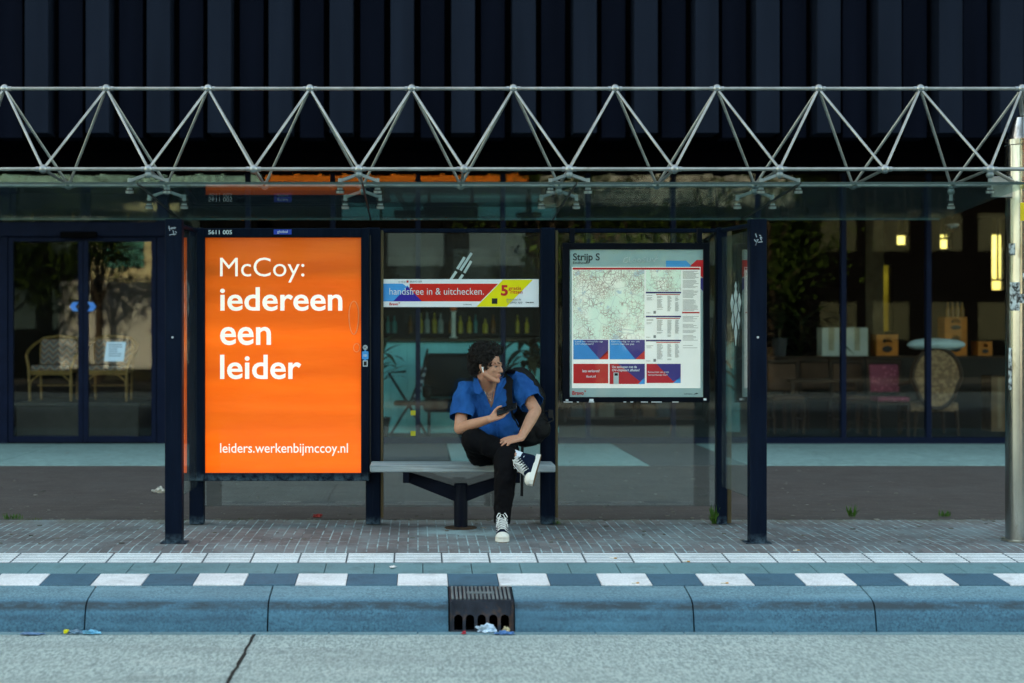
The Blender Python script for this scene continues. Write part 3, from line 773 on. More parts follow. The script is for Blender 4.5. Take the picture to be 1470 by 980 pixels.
for args in (('McCoy:', 316, 437, 396.5, 369.5, -.004), ('iedereen', 316, 491.5, 445, 412, .015), ('een', 316, 389, 494, 469, .015), ('leider', 316, 432.5, 543, 509, .015), ('leiders.werkenbijmccoy.nl', 316, 499.5, 649.5, 636, .004)):
    f = MB(); text_on(f, args[0], QX(args[1]), QX(args[2]), QZ(args[3]), QZ(args[4]), yp-.001, args[5]); obj('lettering', f, wh, poster)
f = MB()
gh = mat('gloss smear', (.93, .30, .12), .3, var=.1)
pr = []
for i in range(21):
    a = math.pi*2*i/20; pr.append(Vector((QX(508+7*math.sin(a)), yp-.0015, QZ(452-20*math.cos(a)*(1 if math.cos(a) > 0 else 1.4)))))
f.tube(pr, .004, 5)
pr = [Vector((QX(512+4.5*math.sin(a*.4488)), yp-.0015, QZ(499-6*math.cos(a*.4488)))) for a in range(15)]
f.tube(pr, .0035, 5); obj('ghost_mark', f, gh, poster)
fwm = mat('white lettering', (.70, .74, .76), .5, var=.03)
f = MB(); text_on(f, '5611 005', PX(299), PX(333), PZ(336), PZ(330), BY-.0005, .012); obj('number_lettering', f, fwm, cs)
f = MB(); f.box(PX(393), PX(418.5), BY-.003, BY-.0005, PZ(336.3), PZ(329.2)); lb = obj('blue_plate', f, mat('royal blue plate', (.012, .06, .42), .4, var=.05), cs)
f = MB(); text_on(f, 'global', PX(398), PX(413), PZ(334), PZ(330.3), BY-.0035, .0); obj('plate_lettering', f, fwm, lb)
# touch point stickers on the right frame
f = MB(); cx = PX(524.3)
f.rod((cx, BY-.002, PZ(498.5)), (cx, BY+.001, PZ(498.5)), .018, n=20); f.box(cx-.018, cx+.018, BY-.002, BY+.001, PZ(526), PZ(517), .003)
st = obj('touch_stickers', f, mat('pale grey sticker', (.48, .52, .55), .5), cs)
f = MB(); f.box(cx-.024, cx+.024, BY-.003, BY+.001, PZ(515.5), PZ(504), .004); f.poly([(cx-.01, PZ(504)), (cx+.01, PZ(504)), (cx, PZ(501.5))], BY-.003, BY); f.poly([(cx-.01, PZ(515.5)), (cx+.01, PZ(515.5)), (cx, PZ(518))], BY-.003, BY)
obj('blue_touch_sticker', f, mat('sky blue sticker', (.03, .30, .66), .5), cs)
f = MB(); text_on(f, 'NFC', cx-.012, cx+.012, PZ(500), PZ(497), BY-.0022, .01); f.box(cx-.011, cx+.011, BY-.003, BY-.0021, PZ(524.5), PZ(518.7)); obj('sticker_print', f, rub, st)
f = MB(); text_on(f, 'scan', cx-.013, cx+.013, PZ(511.5), PZ(508.5), BY-.0032, .0); obj('sticker_print', f, fwm, st)
f = MB(); f.box(outer[1]+.001, outer[1]+.012, BY+.01, BY+.045, outer[2]+.05, outer[3]-.05, .003); obj('hinge_strip', f, rub, cs)

# ------------------------------------------------------------------ strip advert on the middle pane
YB = IY+.043-.004
def BX(x): return W(x, 0, YB).x
def BZ(y): return W(0, y, YB).z
bn = thing('banner_strip', 'narrow red blue and yellow advert strip stuck across the middle glass pane', 'advert strip', (BX(660), YB, BZ(440)))
f = MB(); f.box(BX(548), BX(773.5), YB, YB+.003, BZ(440.5), BZ(400.5)); obj('panel', f, mat('white film', (.78, .80, .84), .45, var=.02), bn)
def flat(nm, pts, col, dy, par=bn, fx=BX, fz=BZ, y=None, rough=.45, th=.0006, glow=None):
    f = MB(); yy = (YB if y is None else y)-dy
    f.poly([(fx(a), fz(b)) for a, b in pts], yy-th, yy); return obj(nm, f, mat(nm.replace('_', ' '), col, rough, var=.03, emit=glow), par)
flat('red_field', [(588, 407), (715, 407), (690, 432.3), (588, 432.3)], (.68, .018, .012), .0006)
flat('cyan_field', [(548, 407), (582, 407), (588, 413), (566, 432.3), (548, 432.3)], (.02, .30, .70), .0013)
flat('indigo_field', [(585, 411), (605.5, 432.3), (564.5, 432.3)], (.022, .012, .30), .0020)
flat('yellow_field', [(722, 401.3), (765, 401.3), (727, 440), (684, 440)], (.85, .72, .02), .0013)
flat('white_gap', [(578, 406.6), (588, 406.6), (583, 411)], (.78, .80, .84), .0020)
f = MB(); text_on(f, 'handsfree in & uitchecken.', BX(559), BX(694.5), BZ(422.8), BZ(413), YB-.0028, -.003); obj('slogan_lettering', f, fwm, bn)
redp = mat('red print', (.55, .02, .02), .5)
f = MB(); text_on(f, '5', BX(719), BX(729), BZ(423.6), BZ(409), YB-.0021, .04); text_on(f, 'gratis', BX(730), BX(748), BZ(415.8), BZ(411.2), YB-.0021, .012); text_on(f, 'ritten', BX(733), BX(750), BZ(421.2), BZ(416.6), YB-.0021, .012)
text_on(f, 'Bravo', BX(559), BX(571.5), BZ(438), BZ(434.2), YB-.0008, .03); f.poly([(BX(572), BZ(434)), (BX(574.5), BZ(434)), (BX(573), BZ(436))], YB-.001, YB)
f.box(BX(583.5), BX(586.5), YB-.001, YB, BZ(405.5), BZ(402.4))
obj('red_lettering', f, redp, bn)
greyp = mat('grey print', (.22, .23, .25), .5)
f = MB(); text_on(f, 'zo reis je', BX(572), BX(582), BZ(405.3), BZ(402.8), YB-.0008); text_on(f, 'BRAVO APP', BX(588.5), BX(606), BZ(405.3), BZ(402.8), YB-.0008)
text_on(f, 'download de', BX(727), BX(748), BZ(431), BZ(428), YB-.0021); text_on(f, 'Tripkey app', BX(727), BX(750), BZ(435), BZ(432), YB-.0021); text_on(f, 'onderweg', BX(665), BX(677), BZ(437.5), BZ(435.5), YB-.0008)
obj('grey_lettering', f, greyp, bn)
f = MB(); f.box(BX(706), BX(714), YB-.0026, YB-.001, BZ(436), BZ(428), .0004); text_on(f, 'ONS BUS', BX(754.5), BX(766), BZ(434.8), BZ(433), YB-.0008, .03); obj('black_badge', f, rub, bn)

# ------------------------------------------------------------------ map case
MY = IY-.045
def MX(x): return W(x, 0, MY).x
def MZ(y): return W(0, y, MY).z
mc = thing('map_case', 'black framed display case with a city bus map and timetables', 'map case', (MX(913), MY, MZ(578)))
o4 = (MX(807.8), MX(1019), MZ(577.5), MZ(348.3)); i4 = (MX(818), MX(1009.8), MZ(569.8), MZ(357.7))
blkp = mat('black powder coat', (.0025, .004, .008), .45, spec=.06, var=.3, dirt=(.10, .11, .12), dirt_lo=.70, ds=14)
f = MB(); f.box(o4[0], i4[0], MY, MY+.05, o4[2], o4[3], .004); f.box(i4[1], o4[1], MY, MY+.05, o4[2], o4[3], .004)
f.box(i4[0]-.003, i4[1]+.003, MY+.002, MY+.048, o4[2]+.001, i4[2], .003); f.box(i4[0]-.003, i4[1]+.003, MY+.002, MY+.048, i4[3], o4[3]-.001, .003); obj('frame', f, blkp, mc)
f = MB()
for xh in (822, 1005): f.box(MX(xh-3.5), MX(xh+3.5), MY+.01, MY+.04, o4[3]+.001, W(0, 327, MY).z, .003)
obj('hanger', f, blkp, mc)
yb = MY+.016
f = MB(); f.box(i4[0]-.002, i4[1]+.002, yb, yb+.02, i4[2]-.002, i4[3]+.002); obj('board', f, mat('sage board', (.38, .52, .51), .5, var=.06, vs=2), mc)
def BXm(x): return W(x, 0, yb).x
def BZm(y): return W(0, y, yb).z
def mflat(nm, pts, col, lay): return flat(nm, pts, col, .0008*lay, mc, BXm, BZm, yb, glow=.035)  # sheets given a weak glow to brighten the case
def rc(x0, y0, x1, y1): return [(x0, y0), (x1, y0), (x1, y1), (x0, y1)]
mflat('blue_corner', [(956, 374), (985, 374), (997, 386), (985, 392), (956, 392)], (.02, .26, .58), 1)
mflat('red_corner', [(1000, 373), (1009.5, 373), (1009.5, 399), (990, 382)], (.48, .015, .025), 1)
mflat('navy_corner', [(1009.5, 399), (1009.5, 418), (1000, 408), (1000, 399)], (.03, .03, .18), 2)
mflat('paper_sheet', rc(821, 383, 1005.5, 557), (.84, .86, .87), 3)
mflat('red_header', rc(822, 384, 1004.5, 387), (.42, .012, .02), 4)
MAP_GLOW = .035
def m_map(name, sc):
    t = NT(name); v = t.coord()
    n = t.noise(v, 3.2*sc, 5); n2 = t.noise(v, 9*sc, 4)
    c = t.mix(t.ramp(n, .38, .52), (.86, .88, .82), (.66, .82, .73)); c = t.mix(t.ramp(n2, .60, .64), c, (.44, .60, .68))
    # built up area, densest in the middle
    d = t.n('ShaderNodeVectorMath', operation='LENGTH'); t.l(t.coord((1, 0, 1.2), loc=(.05, 0, -.30)), d.inputs[0])
    town = t.math('MULTIPLY', t.ramp(d.outputs['Value'], .22, .03), t.ramp(n2, .36, .5)); c = t.mix(town, c, (.80, .70, .52))
    for s_, lo, col in ((16, .03, (.36, .33, .32)), (34, .06, (.33, .26, .24)), (70, .10, (.40, .32, .28))):
        vo = t.n('ShaderNodeTexVoronoi', feature='DISTANCE_TO_EDGE'); vo.inputs['Scale'].default_value = s_*sc; t.l(v, vo.inputs['Vector'])
        line = t.ramp(vo.outputs['Distance'], lo, lo*.4)
        msk = t.ramp(t.noise(v, (5 if s_ < 40 else 4)*sc, 3), .47, .56)
        c = t.mix(t.math('MULTIPLY', line, msk), c, col)
    vo = t.n('ShaderNodeTexVoronoi', feature='DISTANCE_TO_EDGE'); vo.inputs['Scale'].default_value = 7*sc; t.l(v, vo.inputs['Vector'])
    c = t.mix(t.ramp(vo.outputs['Distance'], .012, .004, 0, .6), c, (.30, .36, .40))
    sp = t.noise(v, 95*sc, 2); c = t.mix(t.ramp(sp, .68, .72), c, (.45, .12, .10))
    b = t.bsdf(c, .5); t.l(c, b.inputs['Emission Color']); b.inputs['Emission Strength'].default_value = MAP_GLOW     # weak glow added to brighten the print
    return t.done(b)
f = MB(); f.poly([(BXm(a), BZm(b)) for a, b in rc(822.5, 387.5, 925, 486.5)], yb-.0042, yb-.0034); obj('city_map', f, m_map('printed map', 1), mc)
f = MB(); f.poly([(BXm(a), BZm(b)) for a, b in rc(927, 387.5, 977.5, 418)], yb-.0042, yb-.0034); obj('district_map', f, m_map('district map', 1.3), mc)
navyc = (.035, .035, .15)
rr = random.Random(11)
ink, inkr = MB(), MB()
def lines(x0, x1, y0, y1, step=1.6, dens=.8):
    y = y0
    while y < y1:
        if rr.random() < dens:
            e = x0+(x1-x0)*rr.uniform(.6, 1); ink.box(BXm(x0), BXm(e), yb-.0040, yb-.0033, BZm(y+.55), BZm(y))
        y += step
for yt, ye in ((418.6, 450), (453, 485), (487.5, 519)):
    mflat('timetable_bar', rc(927, yt, 977.5, yt+2.4), navyc, 5)
    inkr.box(BXm(942), BXm(976), yb-.0040, yb-.0033, BZm(yt+4.6), BZm(yt+3.4))
    lines(928, 938, yt+5, yt+12); 
    for xa, xb in ((943, 952), (958, 964), (969, 975)): lines(xa, xb, yt+6, ye-rr.uniform(2, 7), 1.25, .97)
    ink.box(BXm(938), BXm(941.5), yb-.0040, yb-.0033, BZm(ye), BZm(ye-4)); text_on(ink, 'bravo', BXm(928), BXm(933.5), BZm(ye-.5), BZm(ye-2.2), yb-.0034, .01)
for y0, y1 in ((389, 400), (402, 414), (416, 428), (430, 446)): lines(980, 1003, y0, y1, 1.5, .95)
mflat('notice_bar', rc(979, 447.5, 1004, 449.6), (.42, .012, .02), 5)
for y0, y1 in ((452, 462), (465, 478), (481, 489), (492, 500)): lines(980, 1003, y0, y1, 1.7, .9)
obj('small_print', ink, greyp, mc); obj('red_print', inkr, redp, mc)
def card(x0, y0, x1, y1, base, tri, nm):
    mflat(nm, rc(x0, y0, x1, y1), base, 6)
    for pts, col in tri: mflat(nm+'_field', pts, col, 7)
card(823, 487.5, 873, 515.5, (.02, .22, .55), [([(836, 487.5), (873, 487.5), (873, 506), (861, 515.5)], (.045, .035, .17)), ([(873, 502), (873, 515.5), (860, 515.5)], (.55, .03, .02))], 'blue_card')
card(875, 487.5, 925.5, 515.5, (.02, .25, .60), [([(889, 487.5), (925.5, 487.5), (925.5, 503), (912, 515.5)], (.045, .035, .19)), ([(925.5, 502), (925.5, 515.5), (912, 515.5)], (.48, .04, .04))], 'blue_card')
card(823, 522, 873, 550, (.44, .018, .022), [], 'red_card')
card(875, 522, 925.5, 551, (.42, .02, .03), [([(887, 522), (925.5, 522), (925.5, 543), (918, 547)], (.045, .035, .17)), ([(925.5, 541), (925.5, 551), (916, 551)], (.02, .25, .60))], 'red_card')
card(928, 522, 977, 549.5, (.45, .02, .035), [([(942, 522), (977, 522), (977, 543), (966, 547)], (.04, .035, .19)), ([(977, 540), (977, 549.5), (966, 549.5)], (.02, .25, .60))], 'red_card')
ct = MB()
for s, x0, x1, y1, y0, bd in (('Iets verloren?', 836, 860.5, 534, 530.2, .02), ('ilost.nl', 841.5, 855, 541.6, 538.2, .02), ('Uw aankopen met de', 878.5, 914, 528, 524.6, .02), ('OV-chipkaart afhalen?', 878.5, 918, 532.6, 529.2, .02), ('Retourneer uw gratis', 930, 960, 535, 532.4, .0), ('vervoerbewijs hier?', 930, 958, 539, 536.4, .0), ('OV-chipkaart?', 825.5, 852, 494.8, 492, .0), ('Laad uw reissaldo op', 825.5, 865, 491, 488.6, .0), ('Eenvoudig in en uit', 877.5, 918, 491, 488.6, .0), ('reizen met uw pas', 877.5, 910, 494.8, 492.2, .0)):
    text_on(ct, s, BXm(x0), BXm(x1), BZm(y1), BZm(y0), yb-.0064, bd)
obj('card_lettering', ct, fwm, mc)
f = MB(); f.box(BXm(880.5), BXm(888), yb-.0075, yb-.0063, BZm(551), BZm(534.5), .0004); tm = obj('ticket_machine_picture', f, mat('pale machine print', (.50, .58, .58), .5), mc)
f = MB(); f.box(BXm(882), BXm(886.8), yb-.0080, yb-.0076, BZm(539), BZm(535.5)); obj('machine_screen', f, rub, tm)
f = MB(); text_on(f, 'Strijp S', BXm(822.5), BXm(861), BZm(373.4), BZm(363.2), yb-.0008, .022); text_on(f, 'Eindhoven', BXm(822.5), BXm(845), BZm(378.6), BZm(375), yb-.0008, .006)
text_on(f, 'onderweg met', BXm(982), BXm(994), BZm(566), BZm(564), yb-.0008, .01); f.poly([(BXm(995), BZm(566)), (BXm(1000), BZm(563.6)), (BXm(1003), BZm(565)), (BXm(997), BZm(566))], yb-.0015, yb); obj('title_lettering', f, mat('charcoal print', (.03, .035, .04), .5), mc)
f = MB(); text_on(f, 'Bravo', BXm(821.5), BXm(838), BZm(566.5), BZm(561), yb-.0008, .03); f.poly([(BXm(838), BZm(560.5)), (BXm(841.5), BZm(560.5)), (BXm(840), BZm(563))], yb-.0015, yb); obj('brand_lettering', f, redp, mc)
# scratched graffiti on the cover
f = MB()
gl = [[(901, 369), (896, 371), (895, 376), (899, 377), (901, 374)], [(904, 369), (903, 376), (907, 376)], [(910, 371), (908, 374), (911, 376), (913, 373), (910, 371)], [(917, 371), (915, 374), (918, 376), (920, 373), (917, 371)], [(927, 369), (922, 371), (926, 374), (922, 376)], [(929, 370), (929, 375), (933, 375), (934, 370)], [(936, 370), (938, 375), (944, 366), (939, 376)], [(941, 372), (945, 370)]]
for s in gl: f.tube([Vector((BXm(a), yb-.004, BZm(b))) for a, b in s], .0022, 5)
obj('scratched_graffiti', f, mat('white scratch', (.66, .72, .72), .6), mc)
f = MB(); cgl = glass_mat('case glass', (.99, 1, 1), .004, (.5, .56, .56), .03, 2.5); f.box(i4[0]-.002, i4[1]+.002, MY+.006, MY+.010, i4[2]-.002, i4[3]+.002); obj('cover_glass', f, cgl, mc)
f = MB()
for xa, xb in ((809, 822), (828, 831), (845, 853), (895, 899), (905, 909), (920, 930), (935, 950), (965, 974)): f.box(MX(xa), MX(xb), MY-.002, MY, o4[2]+.001, o4[2]+.006)
f.box(MX(846), MX(852), MY-.002, MY, MZ(576), MZ(572.5)); f.box(MX(812), MX(816), MY-.002, MY, MZ(575), MZ(573)); f.box(MX(1010), MX(1014), MY-.002, MY, MZ(574.5), MZ(571.5)); obj('paint_chips', f, fwm, mc)
# ------------------------------------------------------------------ bench
def m_wood():
    t = NT('weathered plank'); v = t.coord((.8, 14, 14)); n = t.noise(v, 3.0, 6, .65); n2 = t.noise(t.coord(), 5, 4)
    c = t.mix(t.ramp(n, .3, .7), (.15, .185, .20), (.40, .46, .47)); c = t.mix(t.ramp(n2, .55, .75, 0, .5), c, (.26, .23, .18))
    return t.done(t.bsdf(c, .8, bump=n, bdist=.003))
wood = m_wood()
bx0, bx1 = W(531, 0, 11.35).x, W(797.5, 0, 11.35).x
be = thing('bench', 'weathered grey plank bench on a black steel pedestal inside the shelter', 'bench', (W(662, 0, 11.5).x, 11.5, 0))
for y0, y1 in ((11.35, 11.452), (11.462, 11.563), (11.573, 11.675)):
    f = MB(); f.box(bx0, bx1, y0, y1, .413, .467, .010, seg=2); obj('seat_plank', f, wood, be)
bmt = mat('black bench steel', (.003, .005, .011), .5, spec=.06, var=.3, vs=5, dirt=(.06, .07, .08), dirt_lo=.66, ds=9)
pcx = W(661.5, 0, 11.5).x
f = MB(); f.lathe([(.049, .004), (.049, .315), (.044, .322), (.02, .324)], (pcx, 11.5, 0), 28); obj('pedestal', f, bmt, be, True)
f = MB(); f.lathe([(.115, .001), (.115, .008), (.05, .012)], (pcx, 11.5, 0), 28); obj('base_plate', f, mat('rusty base', (.06, .035, .022), .8, var=.5, vs=20), be, True)
for s, xe in ((-1, W(583, 0, 11.45).x), (1, W(741, 0, 11.45).x)):
    f = MB(); f.poly([(pcx+s*.042, .302), (pcx+s*.042, .195), (xe, .335), (xe, .409)], 11.475, 11.525); obj('arm', f, bmt, be)
    f = MB(); f.box(xe-.022, xe+.022, 11.36, 11.66, .337, .412, .003); obj('seat_bearer', f, bmt, be)

# ------------------------------------------------------------------ kerb gully
iron = mat('rusted cast iron', (.022, .028, .040), .55, .5, var=.45, vs=9, dirt=(.085, .05, .035), dirt_lo=.54, ds=8, bump=.002, bs=50)
gu = thing('street_gully', 'rusted cast iron kerb gully with five arched openings', 'gully', ((gx0+gx1)/2, 9.2, ROAD_Z))
gw = gx1-gx0-.008; gc = (gx0+gx1)/2
fh = .178
def arch(cx, w_, z0, z1):
    r = w_/2; pts = [(cx-r, z0), (cx+r, z0)]
    for i in range(13): a = math.pi*i/12; pts.append((cx+r*math.cos(a), z1-r+r*math.sin(a)))
    return pts
holes = [arch((i-2)*.066, .048, .012, .098) for i in range(5)]
me = holed([(-gw/2, 0), (gw/2, 0), (gw/2, fh), (-gw/2, fh)], holes, .014)
f = MB(); f.mesh(me, Matrix.Translation((gc, 9.055, ROAD_Z+.002)) @ Matrix.Rotation(R(90-12), 4, 'X'))
front = obj('front_plate', f, iron, gu)
f = MB(); f.box(gx0+.006, gx1-.006, 9.16, 9.40, ROAD_Z-.10, ROAD_Z+.01); f.box(gx0+.005, gx1-.005, 9.37, 9.385, ROAD_Z, -.105); obj('sump', f, blk, gu)
f = MB()
zt0, zt1 = ROAD_Z+fh-.002, -.083
top_me = MB(); nx = 15; 
c0 = Vector((gc, (9.10+9.388)/2, (zt0+zt1)/2)); hy = (9.388-9.10)/2; hz_ = (zt1-zt0)/2
f.obox(c0-Vector((0, 0, .010)), Vector((gw/2, 0, 0)), Vector((0, hy, hz_)), Vector((0, -.003, .008)), .003)
lid = obj('lid', f, iron, gu)
f = MB(); wear = mat('worn iron ridge', (.24, .29, .30), .4, .6, var=.3)
for i in range(nx):
    xx = gc-gw/2+.018+i*(gw-.036)/(nx-1)
    if abs(xx-gc) < .085:
        for u0, u1 in ((-.85, -.22), (.22, .85)):
            f.obox(c0+Vector((xx-gc, hy*(u0+u1)/2, hz_*(u0+u1)/2+.001)), Vector((.006, 0, 0)), Vector((0, hy*(u1-u0)/2, hz_*(u1-u0)/2)), Vector((0, 0, .004)), .001)
    else:
        f.obox(c0+Vector((xx-gc, 0, .001)), Vector((.006, 0, 0)), Vector((0, hy*.85, hz_*.85)), Vector((0, 0, .004)), .001)
f.obox(c0+Vector((0, 0, .002)), Vector((.08, 0, 0)), Vector((0, .010, .001)), Vector((0, 0, .004)), .001)
obj('ridge', f, wear, lid)
f = MB(); f.box(gx0+.004, gx0+.016, 9.05, 9.39, ROAD_Z, -.118); f.box(gx1-.016, gx1-.004, 9.05, 9.39, ROAD_Z, -.118); obj('side_cheek', f, iron, gu)

# ------------------------------------------------------------------ litter and weeds
def crumple(name, label, cat, c, sz, col, seed, mats=None, rough=.5):
    f = MB(); f.ball(c, 1, 3)
    rr = random.Random(seed)
    for v in f.bm.verts:
        d = v.co-Vector(c); n = 1+.75*mnoise.noise(d*1.7+Vector((seed, 0, 0)))+.45*mnoise.noise(d*4.1+Vector((0, seed, 0)))
        v.co = Vector(c)+Vector((d.x*sz[0]*n, d.y*sz[1]*n, max(0, (d.z+.5)*sz[2]*n)))
    o = obj(name, f, mat(name.replace('_', ' ')+str(seed), col, rough, var=.5, vs=25), None, True, ang=25)
    return tag(o, label, cat)
gz_ = ROAD_Z+.002
def G(x, y, z):  # ground point under an image point at height z
    D = FP*(CAMH-z)/(y-VY); return Vector(((x-VX)/FP*D, D, z))
c = G(697, 907, ROAD_Z); crumple('plastic_wrapper', 'white and pale blue crumpled wrapper lying in front of the gully', 'litter', (c.x, 9.035, gz_+.006), (.055, .022, .024), (.42, .55, .66), 3)
crumple('plastic_wrapper', 'blue flattened wrapper at the right foot of the gully', 'litter', (c.x+.10, 8.98, gz_+.004), (.045, .02, .009), (.05, .16, .36), 4)
crumple('paper_scrap', 'beige paper scrap in the last arched opening of the gully', 'litter', (c.x+.115, 9.045, gz_+.006), (.018, .014, .015), (.45, .38, .24), 5)
crumple('red_scrap', 'small red scrap on the gutter before the gully', 'litter', (c.x-.125, 8.985, gz_+.004), (.012, .01, .009), (.4, .03, .05), 6)
c = G(127, 910, ROAD_Z); crumple('plastic_wrapper', 'light blue plastic wrapper lying against the kerb at the left', 'litter', (c.x+.02, 8.99, gz_+.004), (.04, .022, .012), (.10, .36, .52), 7)
crumple('plastic_wrapper', 'grey blue plastic film beside the yellow lid at the kerb', 'litter', (c.x-.08, 9.0, gz_+.004), (.05, .022, .010), (.10, .19, .26), 8)
crumple('plastic_film', 'violet grey plastic film flat on the gutter at the far left', 'litter', (c.x-.31, 8.97, gz_+.004), (.06, .022, .007), (.10, .20, .34), 9)
f = MB(); f.lathe([(.016, gz_+.004), (.017, gz_+.02), (.012, gz_+.024)], (c.x-.122, 9.0, 0), 16); tag(obj('plastic_lid', f, mat('yellow plastic', (.6, .55, .02), .4), None, True), 'small yellow plastic lid in the gutter at the left', 'litter')
c = G(456, 741, 0); crumple('red_wrapper', 'red and white crumpled wrapper behind the shelter near the poster case', 'litter', (c.x, 12.2, -.0), (.028, .02, .017), (.36, .05, .05), 10)
c = G(228, 707, 0); crumple('paper_scrap', 'white paper scrap on the brown paving left of the front post', 'litter', (c.x, c.y, 0), (.05, .04, .03), (.48, .47, .42), 11)
c = Vector((W(564, 0, 9.86).x, 9.86, zp(9.86)+.004)); crumple('white_droplet', 'white splash on the grey tile in front of the bench', 'litter', c, (.017, .04, .004), (.8, .82, .84), 12)
buttm = mat('cigarette paper', (.60, .58, .52), .7); buttf = mat('cigarette filter', (.50, .25, .07), .7)
def butt(x, D, z, a, label):
    c = Vector((W(x, 0, D).x, D, z+.005)); d = Vector((math.cos(a), math.sin(a), 0))
    t = thing('cigarette_end', label, 'cigarette end', c, 'cigarette ends on the ground')
    f = MB(); f.rod(c-d*.022, c+d*.006, .0042, n=8); obj('paper', f, buttm, t); f = MB(); f.rod(c+d*.006, c+d*.024, .0043, n=8); obj('filter', f, buttf, t)
for i, (x, D, a, lb) in enumerate(((912, 9.42, .2, 'cigarette end on the kerb edge right of the gully'), (1040, 9.42, .1, 'cigarette end on the kerb edge below a white tile'), (880, 10.12, -.2, 'cigarette end on the ribbed tiles right of the person'), (1143, 10.36, .4, 'orange tipped cigarette end near the right front post'), (985, 10.02, -.3, 'cigarette end on the border of the grey tiles'))):
    butt(x, D, zp(D) if D < 10.5 else 0, a, lb)
leafm = [mat('weed leaf', (.045, .12, .018), .6, var=.35, vs=30), mat('dull moss', (.06, .075, .02), .8, var=.4, vs=30)]
def weed(x, y, h, n, label, spread=.06, m=0, D=None):
    c = G(x, y, 0) if D is None else Vector((W(x, 0, D).x, D, 0)); f = MB(); rr = random.Random(int(x))
    for i in range(int(n*1.7)):
        a = rr.uniform(0, 6.28); L = h*rr.uniform(.35, 1.1); o = Vector((rr.uniform(-spread, spread), rr.uniform(-.02, .02), 0)); lean = rr.uniform(.15, .75)
        p0 = c+o; d = Vector((math.cos(a)*lean, math.sin(a)*lean, 1)).normalized(); s = Vector((-math.sin(a), math.cos(a), 0))*L*rr.uniform(.035, .085)
        pts = [p0, p0+d*L*.5+s, p0+d*L-Vector((0, 0, L*.12*lean)), p0+d*L*.5-s]
        f.bm.faces.new([f.bm.verts.new(q) for q in pts])
    return tag(obj('weed', f, leafm[m], None, recalc=False, base=c), label, 'weed', 'weeds in the paving seam')
weed(20, 746, .06, 45, 'low green weed in the paving seam at the far left', .07)
weed(48, 747, .03, 26, 'flat dull green tuft beside the weed at the far left', .06, 1)
weed(1025, 748, .15, 30, 'tall leafy green weed at the foot of the right rear post', .018, D=11.74)
weed(1223, 743, .11, 18, 'thin upright weed in the seam between front post and steel column', .025)
weed(1357, 742, .06, 40, 'low bushy green weed in the seam near the steel column', .05)
weed(800, 752, .05, 24, 'small green weed at the foot of the post beside the bench', .03, D=11.72)
weed(352, 746, .025, 20, 'flat mossy tuft behind the poster case', .06, 1)
# grit and small scraps lying along the seam: nobody could count it
f = MB(); rr = random.Random(21)
for i in range(620):
    x = rr.uniform(-4.2, 4.6); y = rr.choice((rr.gauss(12.04, .035), rr.gauss(12.04, .05), rr.uniform(10.6, 12), rr.uniform(12.1, 15.5), rr.uniform(12.1, 20)))
    s = rr.uniform(.003, .010); z = 0.001 if (y < 12.03 or y > 12.1) else -.015
    f.obox(Vector((x, y, z+s*.4)), Vector((s*rr.uniform(.8, 2), s*.4, 0)), Vector((-s*.3, s, 0)), Vector((0, 0, s*.35)))
struct(obj('grit', f, mat('pale grit', (.15, .145, .13), .9, var=.6, vs=3)), 'stuff')

# ------------------------------------------------------------------ inside the building
ratt = mat('rattan cane', (.24, .13, .04), .5, var=.3, vs=14)
def m_zig():
    t = NT('zigzag cushion'); v = t.coord()
    s = t.n('ShaderNodeSeparateXYZ'); t.l(v, s.inputs[0])
    tri = t.math('PINGPONG', t.math('MULTIPLY', s.outputs['X'], 1.0), .06)
    k = t.math('FRACT', t.math('MULTIPLY', t.math('ADD', s.outputs['Z'], t.math('MULTIPLY', tri, 1.1)), 13.0))
    c = t.mix(t.ramp(k, .28, .36), (.22, .20, .185), (.10, .085, .09)); c = t.mix(t.ramp(k, .68, .74), c, (.26, .13, .08))
    return t.done(t.bsdf(c, .85))
zig = m_zig()
pl = MB(); PY0 = 20.75
pz = W(0, 575, 21.3).z
pl.box(W(22, 0, PY0).x, W(198, 0, PY0).x, PY0+.05, 22.3, .02, pz-.05, .01); pl.box(W(20, 0, PY0).x, W(200, 0, PY0).x, PY0, 22.32, pz-.049, pz, .006)
tag(obj('plinth', pl, mat('plinth wood', (.03, .026, .022), .6)), 'low dark plinth carrying the two rattan chairs behind the doors', 'plinth')
